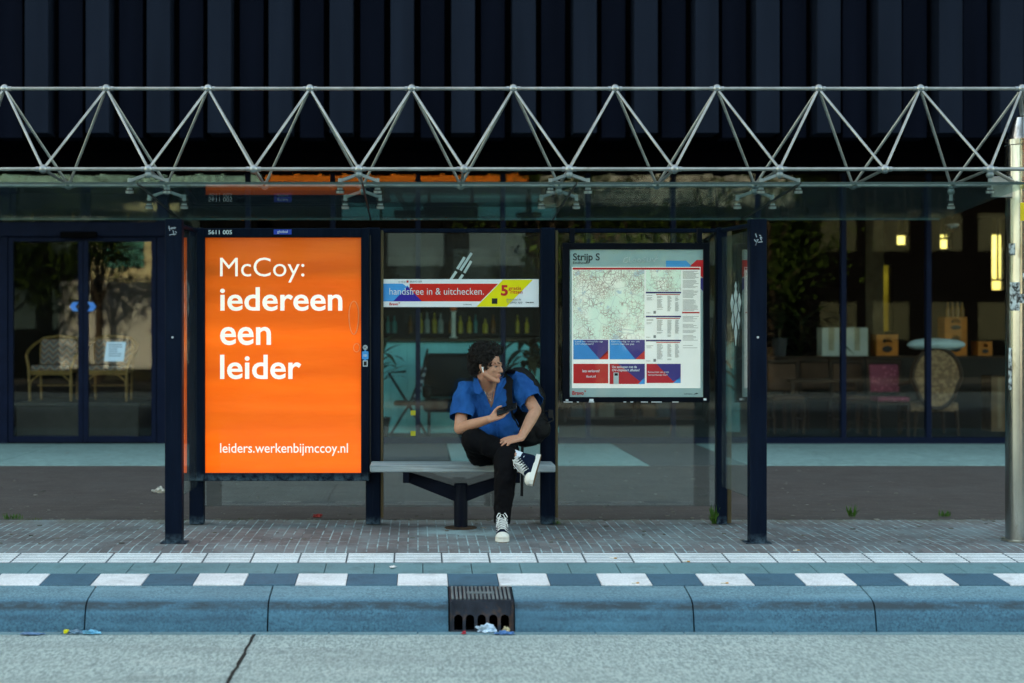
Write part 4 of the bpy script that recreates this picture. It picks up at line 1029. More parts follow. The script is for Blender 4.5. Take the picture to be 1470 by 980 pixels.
def rattan(xc, yc, label):
    t = thing('rattan_chair', label, 'chair', (xc, yc, pz), 'rattan chairs behind the doors')
    z = pz; P3 = lambda a, b, c: Vector((xc+a, yc+b, z+c))
    for sx in (-1, 1):
        f = MB(); f.tube([P3(sx*.27, -.24, 0), P3(sx*.275, -.25, .22), P3(sx*.28, -.26, .44), P3(sx*.325, -.20, .60), P3(sx*.35, .0, .665), P3(sx*.33, .22, .74), P3(sx*.22, .33, .83), P3(0, .36, .86)], .019, 8); obj('arm_hoop', f, ratt, t, True)
        f = MB(); f.tube([P3(sx*.24, .28, 0), P3(sx*.25, .28, .4), P3(sx*.25, .33, .80)], .016, 8); obj('leg', f, ratt, t, True)
        f = MB(); f.tube([P3(sx*.27, -.24, .16), P3(sx*.25, -.235, .27), P3(sx*.16, -.23, .345), P3(0, -.23, .37)], .011, 6); obj('arch_brace', f, ratt, t, True)
    f = MB(); f.tube([P3(-.28, -.25, .39), P3(.28, -.25, .39)], .019, 8); f.tube([P3(-.28, -.25, .36), P3(.28, -.25, .36)], .014, 8)
    for s in (-1, 1): f.tube([P3(s*.28, -.25, .39), P3(s*.25, .3, .39)], .017, 8)
    f.tube([P3(-.25, .1, .2), P3(.25, .1, .2)], .010, 6); f.box(xc-.27, xc+.27, yc-.24, yc+.28, z+.375, z+.395); obj('seat_frame', f, ratt, t, True)
    f = MB(); f.box(xc-.26, xc+.26, yc-.26, yc+.25, z+.397, z+.475, .03, seg=3); obj('seat_cushion', f, zig, t, True)
    f = MB(); f.obox(P3(0, .24, .64), Vector((.235, 0, 0)), Vector((0, .045, -.01)), Vector((0, .05, .175)), .035, 3); obj('back_cushion', f, zig, t, True)
    f = MB()
    for i in range(17):
        a = -1+2*i/16; f.tube([P3(a*.26, .30+.02*(1-a*a), .42), P3(a*.27, .33+.03*(1-a*a), .83-.10*a*a)], .006, 5)
    obj('cane_back', f, ratt, t, True)
    return t
r1 = rattan(W(77, 0, 21.3).x, 21.35, 'rattan armchair with zigzag cushions behind the left door leaf')
dup(r1, (W(156, 0, 21.3).x, 21.35, pz), label='rattan armchair with zigzag cushions behind the right door leaf and the paper notice')
f = MB(); yy = FY-.022; f.poly([(W(a, 0, yy).x, W(0, b, yy).z) for a, b in ((153, 490.5), (181, 490.5), (177.5, 518.5), (149.5, 518.5))], yy-.0015, yy)
no = tag(obj('paper_notice', f, mat('pale blue paper', (.40, .56, .66), .7, var=.05)), 'pale blue paper notice taped to the right door leaf', 'notice')
ink2 = MB(); rr = random.Random(2)
for j in range(6): 
    y_ = 494+j*3.2; a, b = W(156, y_, yy), W(156+rr.uniform(12, 20), y_+1.1, yy); ink2.box(a.x, b.x, yy-.0022, yy-.0016, b.z, a.z)
obj('notice_print', ink2, mat('blue grey print', (.10, .15, .22), .7), no)
# bar counter behind the person
cb = thing('bar_counter', 'pale green panelled bar counter behind the window', 'counter', (W(662, 0, 22.6).x, 22.6, .02))
a, b = W(490, 0, 22.3).x, W(800, 0, 22.3).x
zc1 = W(0, 485, 22.3).z
f = MB(); 
x = a
while x < b: f.box(x+.002, min(x+.115, b)-.002, 22.3, 22.36, .10, zc1-.055, .004); x += .115
f.box(a, b, 22.33, 22.9, .02, zc1-.06); f.box(a-.02, b+.02, 22.36, 22.8, .021, .099)
obj('front_panel', f, mat('pale green panel', (.18, .66, .72), .55, var=.15, vs=2), cb)
f = MB(); f.box(a-.05, b+.05, 22.22, 22.95, zc1-.05, zc1, .01); obj('counter_top', f, mat('brown counter top', (.05, .035, .02), .45, var=.3), cb)
# back shelf with bottles
shf = MB(); ys_ = 24.6; a2, b2 = W(540, 0, ys_).x, W(800, 0, ys_).x
z1_ = W(0, 478, ys_).z; z2_ = W(0, 440, ys_).z
shf.box(a2, b2, ys_, ys_+.35, z1_-.04, z1_); shf.box(a2, b2, ys_, ys_+.35, z2_+.02, z2_+.06); shf.box(a2, b2, ys_+.35, ys_+.4, .03, 2.6); shf.box(a2, b2, ys_, ys_+.349, .03, .9)
shf_o = tag(obj('bottle_shelf', shf, mat('shelf board', (.012, .010, .008), .6)), 'dark back shelf full of bottles behind the bar counter', 'shelf')
bcols = [mat('green bottle', (.03, .16, .06), .15), mat('amber bottle', (.20, .08, .01), .15), mat('clear bottle', (.30, .38, .36), .15), mat('teal bottle', (.03, .22, .22), .15), mat('yellow bottle', (.5, .40, .04), .2)]
rr = random.Random(8)
bp = None
x = a2+.06; i = 0
names = ['green', 'amber', 'clear', 'teal', 'yellow']
while x < b2-.05:
    for zz, row in ((z1_+.002, 'lower'), (z2_+.062, 'upper')):
        if rr.random() < .8:
            k = rr.randrange(5); h = rr.uniform(.22, .32); r = rr.uniform(.03, .042)
            f = MB(); f.lathe([(r, 0), (r, h*.6), (r*.35, h*.75), (r*.32, h), (.001, h)], (x, ys_+.15, zz), 10)
            tag(obj('bottle', f, bcols[k], None, True), '%s glass bottle on the %s board of the back shelf' % (names[k], row), 'bottle', '%s bottles on the %s shelf board' % (names[k], row))
    x += rr.uniform(.095, .16)
f = MB(); c = W(651, 0, 22.5); f.lathe([(.06, zc1+.002), (.06, zc1+.01), (.028, zc1+.02), (.03, zc1+.36), (.05, zc1+.38)], (c.x, 22.5, 0), 16); tp = obj('tap_column', f, mat('white enamel', (.62, .66, .60), .3), None, True); tag(tp, 'slim white beer tap column with a red head on the counter', 'beer tap')
f = MB(); f.ball((c.x, 22.5, zc1+.42), (.05, .05, .045), 2); obj('tap_head', f, mat('orange red cap', (.6, .10, .02), .4), tp, True)
# dark leather armchair, folding chair, plant behind the glass
lea = mat('black leather', (.003, .003, .004), .5, spec=.15, var=.2)
def S_(x, y, D): return W(x, y, D)
ac = thing('leather_armchair', 'black leather armchair behind the window at the left of the person', 'armchair', (S_(647, 0, 21.4).x, 21.5, .02))
q = ac.location; f = MB(); f.box(q.x-.36, q.x+.36, q.y-.1, q.y+.25, .55, S_(0, 507, 21.4).z, .09, seg=4); obj('backrest', f, lea, ac, True)
f = MB(); f.box(q.x-.37, q.x+.37, q.y-.35, q.y+.2, .36, .54, .06, seg=3); obj('seat', f, lea, ac, True)
for s in (-1, 1):
    f = MB(); f.box(q.x+s*.32-.06, q.x+s*.32+.06, q.y-.36, q.y+.1, .545, .72, .05, seg=3); obj('armrest', f, lea, ac, True)
    for b in (-.3, .15): f = MB(); f.rod((q.x+s*.29, q.y+b, .02), (q.x+s*.29, q.y+b, .37), .022, n=10); obj('leg', f, lea, ac, True)
bar_m = mat('black chair tube', (.003, .0035, .005), .45, spec=.15)
fc = thing('folding_chair', 'black folding chair with a striped cushion behind the window', 'chair', (S_(588, 0, 21.3).x, 21.3, .02))
q = fc.location; P3 = lambda a, b, c: Vector((q.x+a, q.y+b, q.z+c))
for s in (-1, 1):
    f = MB(); f.tube([P3(-.28, s*.2, 0), P3(.0, s*.2, .45), P3(.22, s*.2, 1.02)], .013, 8); f.tube([P3(.25, s*.19, 0), P3(-.02, s*.19, .45), P3(-.28, s*.19, .86), P3(-.05, s*.19, .88)], .013, 8); obj('side_frame', f, bar_m, fc, True)
f = MB(); f.obox(P3(0, 0, .46), Vector((.21, 0, 0)), Vector((0, .18, 0)), Vector((0, 0, .03)), .02); obj('seat', f, bar_m, fc, True)
t = NT('striped cloth'); v = t.coord(); s_ = t.n('ShaderNodeSeparateXYZ'); t.l(v, s_.inputs[0]); k_ = t.math('FRACT', t.math('MULTIPLY', s_.outputs['Z'], 11.0)); strp = t.done(t.bsdf(t.mix(t.ramp(k_, .45, .52), (.30, .36, .40), (.03, .03, .05)), .9))
f = MB(); f.obox(P3(.13, -.03, .72), Vector((.05, 0, .0)), Vector((0, .15, 0)), Vector((.05, 0, .22)), .03, 2); obj('cushion', f, strp, fc, True)
f = MB(); f.tube([P3(.20, 0, .95), P3(.24, 0, 1.18)], [.03, .012], 8); obj('top_grip', f, bar_m, fc, True)
def plant(name, label, c, h, n, col, pot=None, lw=.05, seed=1, droop=.5, stem=.3):
    rr = random.Random(seed); t = thing(name, label, 'potted plant', c); c = Vector(c)
    f = MB(); pr = pot or .14; f.lathe([(pr*.7, 0), (pr, .26), (pr*.9, .26), (pr*.85, .22), (.01, .22)], c, 18); obj('pot', f, mat('plant pot %d' % seed, (.035, .035, .04), .6), t, True)
    f = MB(); f.tube([c+Vector((0, 0, .2)), c+Vector((.02, 0, .2+h*stem))], .018, 6); obj('stem', f, mat('plant stem %d' % seed, (.06, .045, .02), .8), t)
    f = MB()
    for i in range(n):
        a = rr.uniform(0, 6.28); L = h*rr.uniform(.35, .75); up = rr.uniform(.2, 1.3); o = c+Vector((0, 0, .2+h*stem*rr.uniform(.5, 1)))
        d = Vector((math.cos(a), math.sin(a), up)).normalized(); s = d.cross(Vector((0, 0, 1))).normalized()
        prev = None
        for j in range(6):
            u = j/5; p = o+d*L*u-Vector((0, 0, droop*L*u*u)); wd = lw*math.sin(math.pi*min(.98, .12+u*.86))
            cur = (f.bm.verts.new(p-s*wd), f.bm.verts.new(p+s*wd))
            if prev: f.bm.faces.new((prev[0], prev[1], cur[1], cur[0]))
            prev = cur
    obj('leaves', f, mat('leaf %d' % seed, col, .45, var=.4), t, recalc=False); return t
plant('potted_plant', 'dry brown leaved pot plant behind the window between person and post', (S_(760, 0, 21.6).x, 21.6, .45), .85, 26, (.05, .04, .02), .15, .07, 4, .9, .75)
f = MB(); q = Vector((S_(760, 0, 21.6).x, 21.6, .02)); f.lathe([(.17, .02), (.17, .06), (.04, .08), (.04, .40), (.18, .42), (.18, .448)], (q.x, q.y, 0), 20); tag(obj('side_table', f, bar_m, None, True), 'small round black side table under the dry pot plant', 'side table')
plant('potted_plant', 'dark strap leaved pot plant behind the left edge of the middle pane', (S_(546, 0, 21.5).x, 21.5, .02), 1.15, 22, (.03, .045, .02), .14, .035, 5, .4, .8)

# room on the right
wd_d = mat('dark wood', (.036, .017, .009), .5, spec=.2, var=.3)
pinkm = NT('pink woven cloth'); v = pinkm.coord(); vo = pinkm.n('ShaderNodeTexVoronoi'); vo.inputs['Scale'].default_value = 22; pinkm.l(v, vo.inputs['Vector'])
pinkm = pinkm.done(pinkm.bsdf(pinkm.mix(pinkm.ramp(vo.outputs['Distance'], .25, .4), (.42, .09, .13), (.22, .035, .06)), .85))
def dining(c, label, uph, ry=0, back_z=(.58, .96), arm=False):
    t = thing('dining_chair', label, 'chair', c); c = Vector(c); P3 = lambda a, b, z: c+Vector((a, b, z))
    for sx in (-1, 1):
        f = MB(); f.tube([P3(sx*.2, -.2, 0), P3(sx*.205, -.2, .46)], .02, 6); obj('leg', f, wd_d, t)
        f = MB(); f.tube([P3(sx*.2, .22, 0), P3(sx*.2, .2, .46), P3(sx*.225, .26, 1.0)], .02, 6); obj('leg', f, wd_d, t)
        f = MB(); f.tube([P3(sx*.2, -.2, .2), P3(sx*.2, .21, .2)], .011, 6); obj('stretcher', f, wd_d, t)
    f = MB(); f.box(c.x-.225, c.x+.225, c.y-.23, c.y+.22, c.z+.42, c.z+.46, .008); obj('seat_frame', f, wd_d, t)
    f = MB(); f.box(c.x-.22, c.x+.22, c.y-.225, c.y+.20, c.z+.461, c.z+.53, .03, seg=3); obj('seat_pad', f, uph, t, True)
    f = MB(); f.obox(P3(0, .235, (back_z[0]+back_z[1])/2), Vector((.20, 0, 0)), Vector((0, .03, -.004)), Vector((0, .022, (back_z[1]-back_z[0])/2)), .02, 2); obj('back_pad', f, uph, t, True)
    f = MB(); f.obox(P3(0, .265, 1.0), Vector((.245, 0, 0)), Vector((0, .02, 0)), Vector((0, 0, .03)), .01); obj('top_rail', f, wd_d, t)
    return t
FZ = .021
dining((S_(1281, 0, 21.6).x, 21.75, FZ), 'dark wooden chair with a pink patterned back behind the right window', pinkm)
brw = mat('brown seat cloth', (.075, .035, .02), .8)
dining((S_(1228, 0, 21.9).x, 22.1, FZ), 'dark brown wooden chair left of the pink one', brw)
dining((S_(1135, 0, 21.9).x, 22.2, FZ), 'dark brown wooden chair beside the right front post of the shelter', brw)
dining((S_(1180, 0, 22.8).x, 23.0, FZ), 'dark brown wooden chair standing behind the dark table', brw)
tb = thing('dark_table', 'dark wooden table between the brown chairs', 'table', (S_(1182, 0, 22.3).x, 22.45, FZ))
q = tb.location; f = MB(); f.box(q.x-.5, q.x+.5, q.y-.3, q.y+.3, .73, .765, .005); obj('table_top', f, wd_d, tb)
for sx in (-1, 1):
    for sy in (-1, 1): f = MB(); f.box(q.x+sx*.45-.025, q.x+sx*.45+.025, q.y+sy*.25-.025, q.y+sy*.25+.025, FZ, .729); obj('leg', f, wd_d, tb)
# wing armchair, seen from behind
t = NT('worn brocade'); v = t.coord(); n = t.noise(v, 22, 4); n2 = t.noise(v, 4, 4)
broc = t.done(t.bsdf(t.mix(t.ramp(n, .42, .58), (.17, .085, .04), (.32, .18, .09)), .85))
wc = thing('antique_armchair', 'antique armchair in brown brocade with carved dark frame seen from behind', 'armchair', (S_(1346, 0, 21.6).x, 21.7, FZ)); q = wc.location
ov = []
for i in range(25):
    a = math.pi*2*i/24; sx = math.sin(a); cz = -math.cos(a)
    ov.append((q.x+(.33 if cz > -.2 else .29)*sx, .80+.41*cz))
f = MB(); f.poly(ov[:-1], q.y-.07, q.y+.05); obj('back_panel', f, broc, wc)
f = MB(); f.tube([Vector((a, q.y-.05, b)) for a, b in ov], .034, 8); obj('carved_frame', f, wd_d, wc, True)
f = MB(); f.box(q.x-.33, q.x+.33, q.y+.02, q.y+.6, .34, .47, .03, seg=2); obj('seat', f, broc, wc, True)
for sx in (-1, 1):
    f = MB(); f.tube([Vector((q.x+sx*.33, q.y, .75)), Vector((q.x+sx*.40, q.y+.25, .70)), Vector((q.x+sx*.36, q.y+.5, .66)), Vector((q.x+sx*.34, q.y+.5, .4))], .03, 8); obj('armrest', f, wd_d, wc, True)
    for b in (-.05, .55): f = MB(); f.tube([Vector((q.x+sx*.27, q.y+b, .36)), Vector((q.x+sx*.30, q.y+b, FZ))], [.03, .018], 8); obj('leg', f, wd_d, wc, True)
f = MB(); f.ball((q.x+.0, q.y-.0, 1.255), (.40, .13, .085), 3); wrinkle(f, .03, 5, 3, ridge=False)
tag(obj('pillow', f, mat('pale blue linen', (.42, .52, .52), .85), None, True), 'pale blue pillow lying across the top of the antique armchair', 'pillow')
# sideboard, crates, boxes
sb = thing('sideboard', 'long dark sideboard behind the right window carrying boxes and crates', 'sideboard', (S_(1290, 0, 23.6).x, 23.6, FZ)); q = sb.location
ztop = S_(0, 511, 23.3).z
xa, xb = S_(1100, 0, 23.3).x, S_(1450, 0, 23.3).x
f = MB(); f.box(xa, xb, 23.3, 23.9, FZ, ztop-.03); obj('cabinet', f, mat('cabinet brown', (.010, .007, .005), .6), sb); f = MB(); f.box(xa-.02, xb+.02, 23.28, 23.92, ztop-.029, ztop, .004); obj('top_board', f, wd_d, sb)
orange = mat('orange crate plastic', (.45, .13, .012), .5, var=.2)
def crate(x0, x1, yb_, yt_, label, D=23.5, zb_=None):
    a, b = S_(x0, 0, D).x, S_(x1, 0, D).x; z0 = S_(0, yb_, D).z if zb_ is None else zb_; z1 = S_(0, yt_, D).z
    t = thing('drinks_crate', label, 'crate', ((a+b)/2, D+.15, z0), 'orange drinks crates')
    hw, hh = (b-a)/2, (z1-z0)
    hole = [(-hw*.42, hh*.62), (hw*.42, hh*.62), (hw*.38, hh*.75), (hw*.2, hh*.86), (-hw*.2, hh*.86), (-hw*.38, hh*.75)]
    me = holed([(-hw, .001), (hw, .001), (hw, hh), (-hw, hh)], [hole], .014)
    f = MB(); f.mesh(me, Matrix.Translation(((a+b)/2, D, z0)) @ Matrix.Rotation(R(90), 4, 'X')); f.mesh(me, Matrix.Translation(((a+b)/2, D+.3, z0)) @ Matrix.Rotation(R(90), 4, 'X'))
    f.box(a, a+.012, D+.008, D+.292, z0+.001, z1); f.box(b-.012, b, D+.008, D+.292, z0+.001, z1); f.box(a, b, D+.009, D+.291, z0+.001, z0+.012); obj('body', f, orange, t)
    f = MB(); f.ball(((a+b)/2, D-.010, z0+hh*.32), (hw*.5, .004, hh*.16), 2); obj('dark_print', f, rub, t)
    return z1
z1 = crate(1356, 1388, 0, 477, 'orange drinks crate, lower of the two stacked beside the armchair', zb_=ztop+.001)
z1 = crate(1356, 1388, 0, 455, 'orange drinks crate with bottles on it, upper of the stacked two', zb_=z1+.002)
crate(1258, 1289, 0, 480, 'orange drinks crate standing between the white box and the armchair', zb_=ztop+.001)
crate(1404, 1424, 0, 490, 'orange drinks crate half hidden near the steel column', D=23.55, zb_=ztop+.001)
for i, x in enumerate((1361, 1368, 1375, 1382)):
    c = S_(x, 0, 23.6); f = MB(); f.lathe([(.03, 0), (.03, .12), (.012, .17), (.012, .22)], (c.x, 23.62, z1+.001), 10); tag(obj('bottle', f, bcols[1], None, True), 'brown beer bottle on top of the stacked orange crates', 'bottle', 'brown bottles on the crates')
whb = mat('white carton', (.40, .42, .38), .7, var=.08)
for x0, x1, yt, lb in ((1180, 1207, 470, 'white cardboard box left of the window mullion'), (1215, 1246, 470, 'white cardboard box right of the window mullion')):
    a, b = S_(x0, 0, 23.4).x, S_(x1, 0, 23.4).x; zt_ = S_(0, yt, 23.4).z
    t = thing('cardboard_box', lb, 'box', ((a+b)/2, 23.55, ztop), 'white boxes on the sideboard'); f = MB(); f.box(a, b, 23.4, 23.7, ztop+.001, zt_, .004); obj('carton', f, whb, t)
    f = MB(); f.box((a+b)/2-.04, (a+b)/2+.04, 23.398, 23.4, ztop+.08, zt_-.001); obj('tape', f, mat('paper tape', (.30, .26, .18), .6), t)
a, b = S_(1423, 0, 22.6).x, S_(1447, 0, 22.6).x
t = thing('cardboard_box', 'tall brown cardboard box at the right end of the window', 'box', ((a+b)/2, 22.8, FZ)); f = MB(); f.box(a, b, 22.6, 23.0, FZ+.001, S_(0, 540, 22.6).z, .004); obj('carton', f, mat('brown carton', (.16, .09, .045), .8), t)
f = MB(); f.box((a+b)/2-.03, (a+b)/2+.03, 22.598, 22.6, FZ+.05, S_(0, 541, 22.6).z); obj('tape', f, mat('brown tape', (.20, .13, .07), .5), t)
# curtain
f = MB(); n = 40; xa, xb = S_(1243, 0, 24.5).x, S_(1268, 0, 24.5).x
pr = []
for i in range(n+1): pr.append((xa+(xb-xa)*i/n, 24.5+.035*math.sin(i*1.25)))
for z0, z1_2 in ((.25, 3.4),):
    vs_ = [(f.bm.verts.new((x, y, z0)), f.bm.verts.new((x, y, z1_2)), f.bm.verts.new((x, y+.006, z0)), f.bm.verts.new((x, y+.006, z1_2))) for x, y in pr]
    for p, q_ in zip(vs_, vs_[1:]): f.bm.faces.new((p[0], q_[0], q_[1], p[1])); f.bm.faces.new((p[2], p[3], q_[3], q_[2]))
tag(obj('curtain', f, mat('beige curtain', (.24, .19, .13), .9), None, True, recalc=False), 'beige pleated curtain hanging behind the right window', 'curtain')
# ceiling ball lamp
lp = thing('ball_lamp', 'round mirrored ball hanging from the ceiling near the steel column', 'ball lamp', (S_(1367, 0, 22.4).x, 22.4, S_(0, 333, 22.4).z)); q = lp.location
f = MB(); f.ball(q+Vector((0, 0, .11)), .108, 3); obj('ball', f, mat('mirror ball', (.35, .36, .36), .12, 1.0, var=.05), lp)
f = MB(); f.rod(q+Vector((0, 0, .21)), (q.x, q.y, 3.49), .006, n=6); obj('cord', f, rub, lp)
plant('potted_plant', 'tall dark leafy pot plant on the sideboard behind the right front post', (S_(1120, 0, 23.45).x, 23.5, ztop+.001), .75, 30, (.02, .035, .014), .12, .07, 6, .5, .5)
plant('potted_plant', 'dark palm like plant between the sideboard and the window mullion', (S_(1168, 0, 23.45).x, 24.3, FZ), 2.0, 34, (.02, .034, .014), .2, .045, 7, .55, .72)
# easel board and shelf units in the gloom behind the map case
su = thing('shelf_unit', 'dark open shelf unit behind the map case', 'shelf', (S_(915, 0, 25).x, 25.0, FZ)); q = su.location
for k in range(5):
    f = MB(); f.box(q.x-1.1, q.x+1.1, 25.0, 25.35, FZ+.05+k*.52, FZ+.08+k*.52); obj('shelf_board', f, wd_d, su)
for s in (-1, 0, 1): f = MB(); f.box(q.x+s*1.1-.02, q.x+s*1.1+.02, 25.01, 25.34, FZ, 2.4); obj('upright', f, wd_d, su)
bc = [mat('box tone %d' % i, c, .7) for i, c in enumerate(((.20, .18, .15), (.06, .10, .13), (.22, .10, .05), (.10, .11, .10)))]
rr = random.Random(4)
for k in range(4):
    x = q.x-1.03
    while x < q.x+.9:
        wv = rr.uniform(.14, .34); hv = rr.uniform(.14, .38)
        if rr.random() < .75 and not (x < q.x+.03 and x+wv > q.x-.03):
            i = rr.randrange(4); f = MB(); f.box(x, x+wv, 25.04, 25.3, FZ+.082+k*.52, FZ+.082+k*.52+hv, .006)
            tag(obj('storage_box', f, bc[i]), '%s storage box on the dark shelf unit' % ['beige', 'blue grey', 'rust brown', 'grey'][i], 'box', '%s storage boxes' % ['beige', 'blue grey', 'rust brown', 'grey'][i])
        x += wv+rr.uniform(.03, .15)
# ------------------------------------------------------------------ the seated person
from mathutils.bvhtree import BVHTree
per = thing('person', 'person in blue shirt and black trousers sitting cross legged on the bench holding a phone', 'person', (W(708, 0, 11.45).x, 11.45, .467))
PSI = R(63)
Hc = W(701, 523, 11.27)
Fd = Vector((math.sin(PSI), -math.cos(PSI), -.10)).normalized(); Ld = Vector((math.cos(PSI), math.sin(PSI), 0)).normalized(); Ud = Ld.cross(Fd).normalized()
if Ud.z < 0: Ud = -Ud
HM = Matrix((Ld, Fd, Ud)).transposed()     # local (left, forward, up) -> world
def H(l, f, u): return Hc+Ld*l+Fd*f+Ud*u
b = MB()
b.ball(H(0, -.018, .030), (.076, .096, .088), 3, HM)
b.ball(H(0, .026, -.030), (.062, .066, .085), 3, HM)
for s in (-1, 1):
    b.cap(H(s*.054, .004, -.060), H(s*.020, .068, -.104), .021, .015)
    b.ball(H(s*.042, .058, -.030), (.021, .022, .020), 2, HM)
    b.ball(H(s*.012, .097, -.041), (.0075, .010, .007), 2, HM)
    b.ball(H(s*.078, -.012, -.018), (.008, .019, .031), 2, HM); b.ball(H(s*.083, -.020, -.010), (.006, .014, .022), 2, HM)
b.cap(H(-.036, .077, .014), H(0, .089, .010), .012, .011); b.cap(H(.036, .077, .014), H(0, .089, .010), .012, .011)
b.cap(H(0, .086, .004), H(0, .107, -.036), .0085, .0115)
b.cap(H(-.020, .080, -.066), H(0, .093, -.064), .007, .0085); b.cap(H(.020, .080, -.066), H(0, .093, -.064), .007, .0085)
b.cap(H(-.016, .080, -.078), H(.016, .080, -.078), .0085, .0085); b.ball(H(0, .089, -.077), .008, 2)
b.ball(H(0, .082, -.106), (.022, .018, .019), 3, HM); b.ball(H(0, .05, -.098), (.038, .035, .022), 3, HM)
NB = W(697, 556, 11.36)
b.cap(H(0, -.022, -.07), NB, .056, .060)
SR, SL = W(667, 560, 11.34), W(742, 546, 11.42)
ER, EL = W(660, 615, 11.20), W(769, 589, 11.24)
WR, WL = W(702.5, 601.5, 11.0), W(748, 628, 11.02)
CH, BE, PE = W(702, 580, 11.41), W(706, 615, 11.43), W(708, 645, 11.47)
b.ball(CH, (.165, .110, .185), 3); b.ball(BE, (.155, .115, .16), 3); b.ball(PE, (.16, .13, .11), 3)
b.cap(NB-Vector((0, 0, .02)), SR+Vector((.02, 0, 0)), .050, .050); b.cap(NB-Vector((0, 0, .02)), SL-Vector((.02, 0, 0)), .050, .050)
b.cap(SR, ER, .048, .042); b.cap(SL, EL, .050, .042)
mid = ER.lerp(WR, .35); b.cap(ER, mid, .042, .041); b.cap(mid, WR, .041, .027)
mid = EL.lerp(WL, .35); b.cap(EL, mid, .042, .042); b.cap(mid, WL, .042, .028)
def hand(b, w_, d, s, n, curls, thumb, spread=.0):
    d = d.normalized(); s = (s-d*s.dot(d)).normalized(); n2 = d.cross(s); n2 = n2 if n2.dot(n) > 0 else -n2
    offs = (-.031, -.0105, .0105, .030); lens = (.070, .078, .073, .057)
    for i in range(4):
        k = w_+d*(.088-(.006 if i in (0, 3) else 0)-(.006 if i == 3 else 0))+s*offs[i]
        b.cap(w_+s*offs[i]*.55+d*.008, k, .0165, .0118)
        p = k; dirn = d+s*(i-1.5)*spread; ang = 0
        for j, (fr_, r0, r1) in enumerate(((.45, .0105, .0092), (.31, .0092, .0085), (.24, .0085, .0068))):
            ang += curls[i][j]; v = (dirn.normalized()*math.cos(ang)+n2*math.sin(ang)).normalized()
            q = p+v*lens[i]*fr_; b.cap(p, q, r0, r1, 10); p = q
    p = w_+d*.022-s*.022+n2*.004; b.cap(w_+d*.005-s*.008, p, .018, .017)
    for (a, c, e, L, r0, r1) in thumb:
        v = (d*a-s*c+n2*e).normalized(); q = p+v*L; b.cap(p, q, r0, r1, 10); p = q
    return d, s, n2
rd_, rs_, rn_ = hand(b, WR, Vector((.90, -.28, .34)), Vector((.12, -.86, -.45)), Vector((-.2, .35, .9)),
     [(.05, .18, .2), (.05, .2, .22), (.08, .25, .25), (.1, .3, .3)], ((.75, .45, .45, .045, .0145, .012), (.9, .0, .45, .032, .0115, .0095), (.95, -.25, .15, .024, .0095, .008)), .10)
ld_, ls_, ln_ = hand(b, WL, Vector((-.86, -.36, -.14)), Vector((-.15, -.85, -.40)), Vector((0, -.3, -1)),
     [(.12, .25, .2), (.12, .28, .2), (.15, .3, .25), (.18, .35, .3)], ((.7, .65, .25, .045, .0145, .012), (.8, .45, .25, .032, .0115, .0095), (.9, .2, .3, .024, .0095, .008)), .06)
# legs inside the trousers, down to the ankles
HR, HL = W(692, 650, 11.46), W(723, 652, 11.46)
KR, KL = W(680, 631, 11.08), W(726, 654, 10.98)
AR, AL = W(747, 657, 10.95), W(720.5, 757, 10.90)
b.cap(PE, HR, .09, .07); b.cap(PE, HL, .09, .07)
for h, k, a in ((HR, KR, AR), (HL, KL, AL)): b.cap(h, k, .065, .05); b.cap(k, a, .05, .033)
body_mb = blob(b, .0042, 3)
skin_t = NT('skin'); v = skin_t.coord(); n = skin_t.noise(v, 9, 4); n2 = skin_t.noise(v, 60, 3)
c = skin_t.mix(skin_t.ramp(n, .3, .7), (.45, .205, .125), (.53, .265, .175)); c = skin_t.mix(skin_t.ramp(n2, .4, .75, 0, .3), c, (.34, .14, .09))
skin = skin_t.done(skin_t.bsdf(c, .48, spec=.4, bump=n2, bdist=.0008, Subsurface_Weight=.12, Subsurface_Scale=.01))
body = obj('body', body_mb, skin, per, True, ang=180)

# face details
dk_h = mat('dark brown hair', (.0045, .0032, .0026), .5, spec=.25, var=.4, vs=40)
f = MB()
for s in (-1, 1): f.ball(H(s*.033, .0715, -.004), .0112, 2)
obj('eyes', f, mat('eye white', (.20, .17, .16), .5), per, True)
f = MB()
for s in (-1, 1): f.ball(H(s*.034, .080, -.004), .0068, 2)
obj('irises', f, mat('brown iris', (.03, .016, .01), .15), per, True)
f = MB()
for s in (-1, 1):
    f.tube([H(s*.014, .094, .016), H(s*.032, .088, .0215), H(s*.052, .070, .014)], [.0036, .0045, .002], 6)
obj('eyebrows', f, dk_h, per, True)
f = MB()
for s in (-1, 1):   # upper lids
    f.tube([H(s*.019, .083, .001), H(s*.033, .0875, .0045), H(s*.048, .076, .0)], [.002, .003, .002], 6)
obj('eyelids', f, skin, per, True)
lip = mat('lips', (.40, .15, .12), .45)
f = MB(); f.tube([H(-.022, .0825, -.068), H(-.008, .0985, -.066), H(.008, .0985, -.066), H(.022, .0825, -.068)], [.002, .0045, .0045, .002], 6)
f.tube([H(-.019, .082, -.0745), H(0, .0945, -.077), H(.019, .082, -.0745)], [.002, .0045, .002], 6); obj('lips', f, lip, per, True)
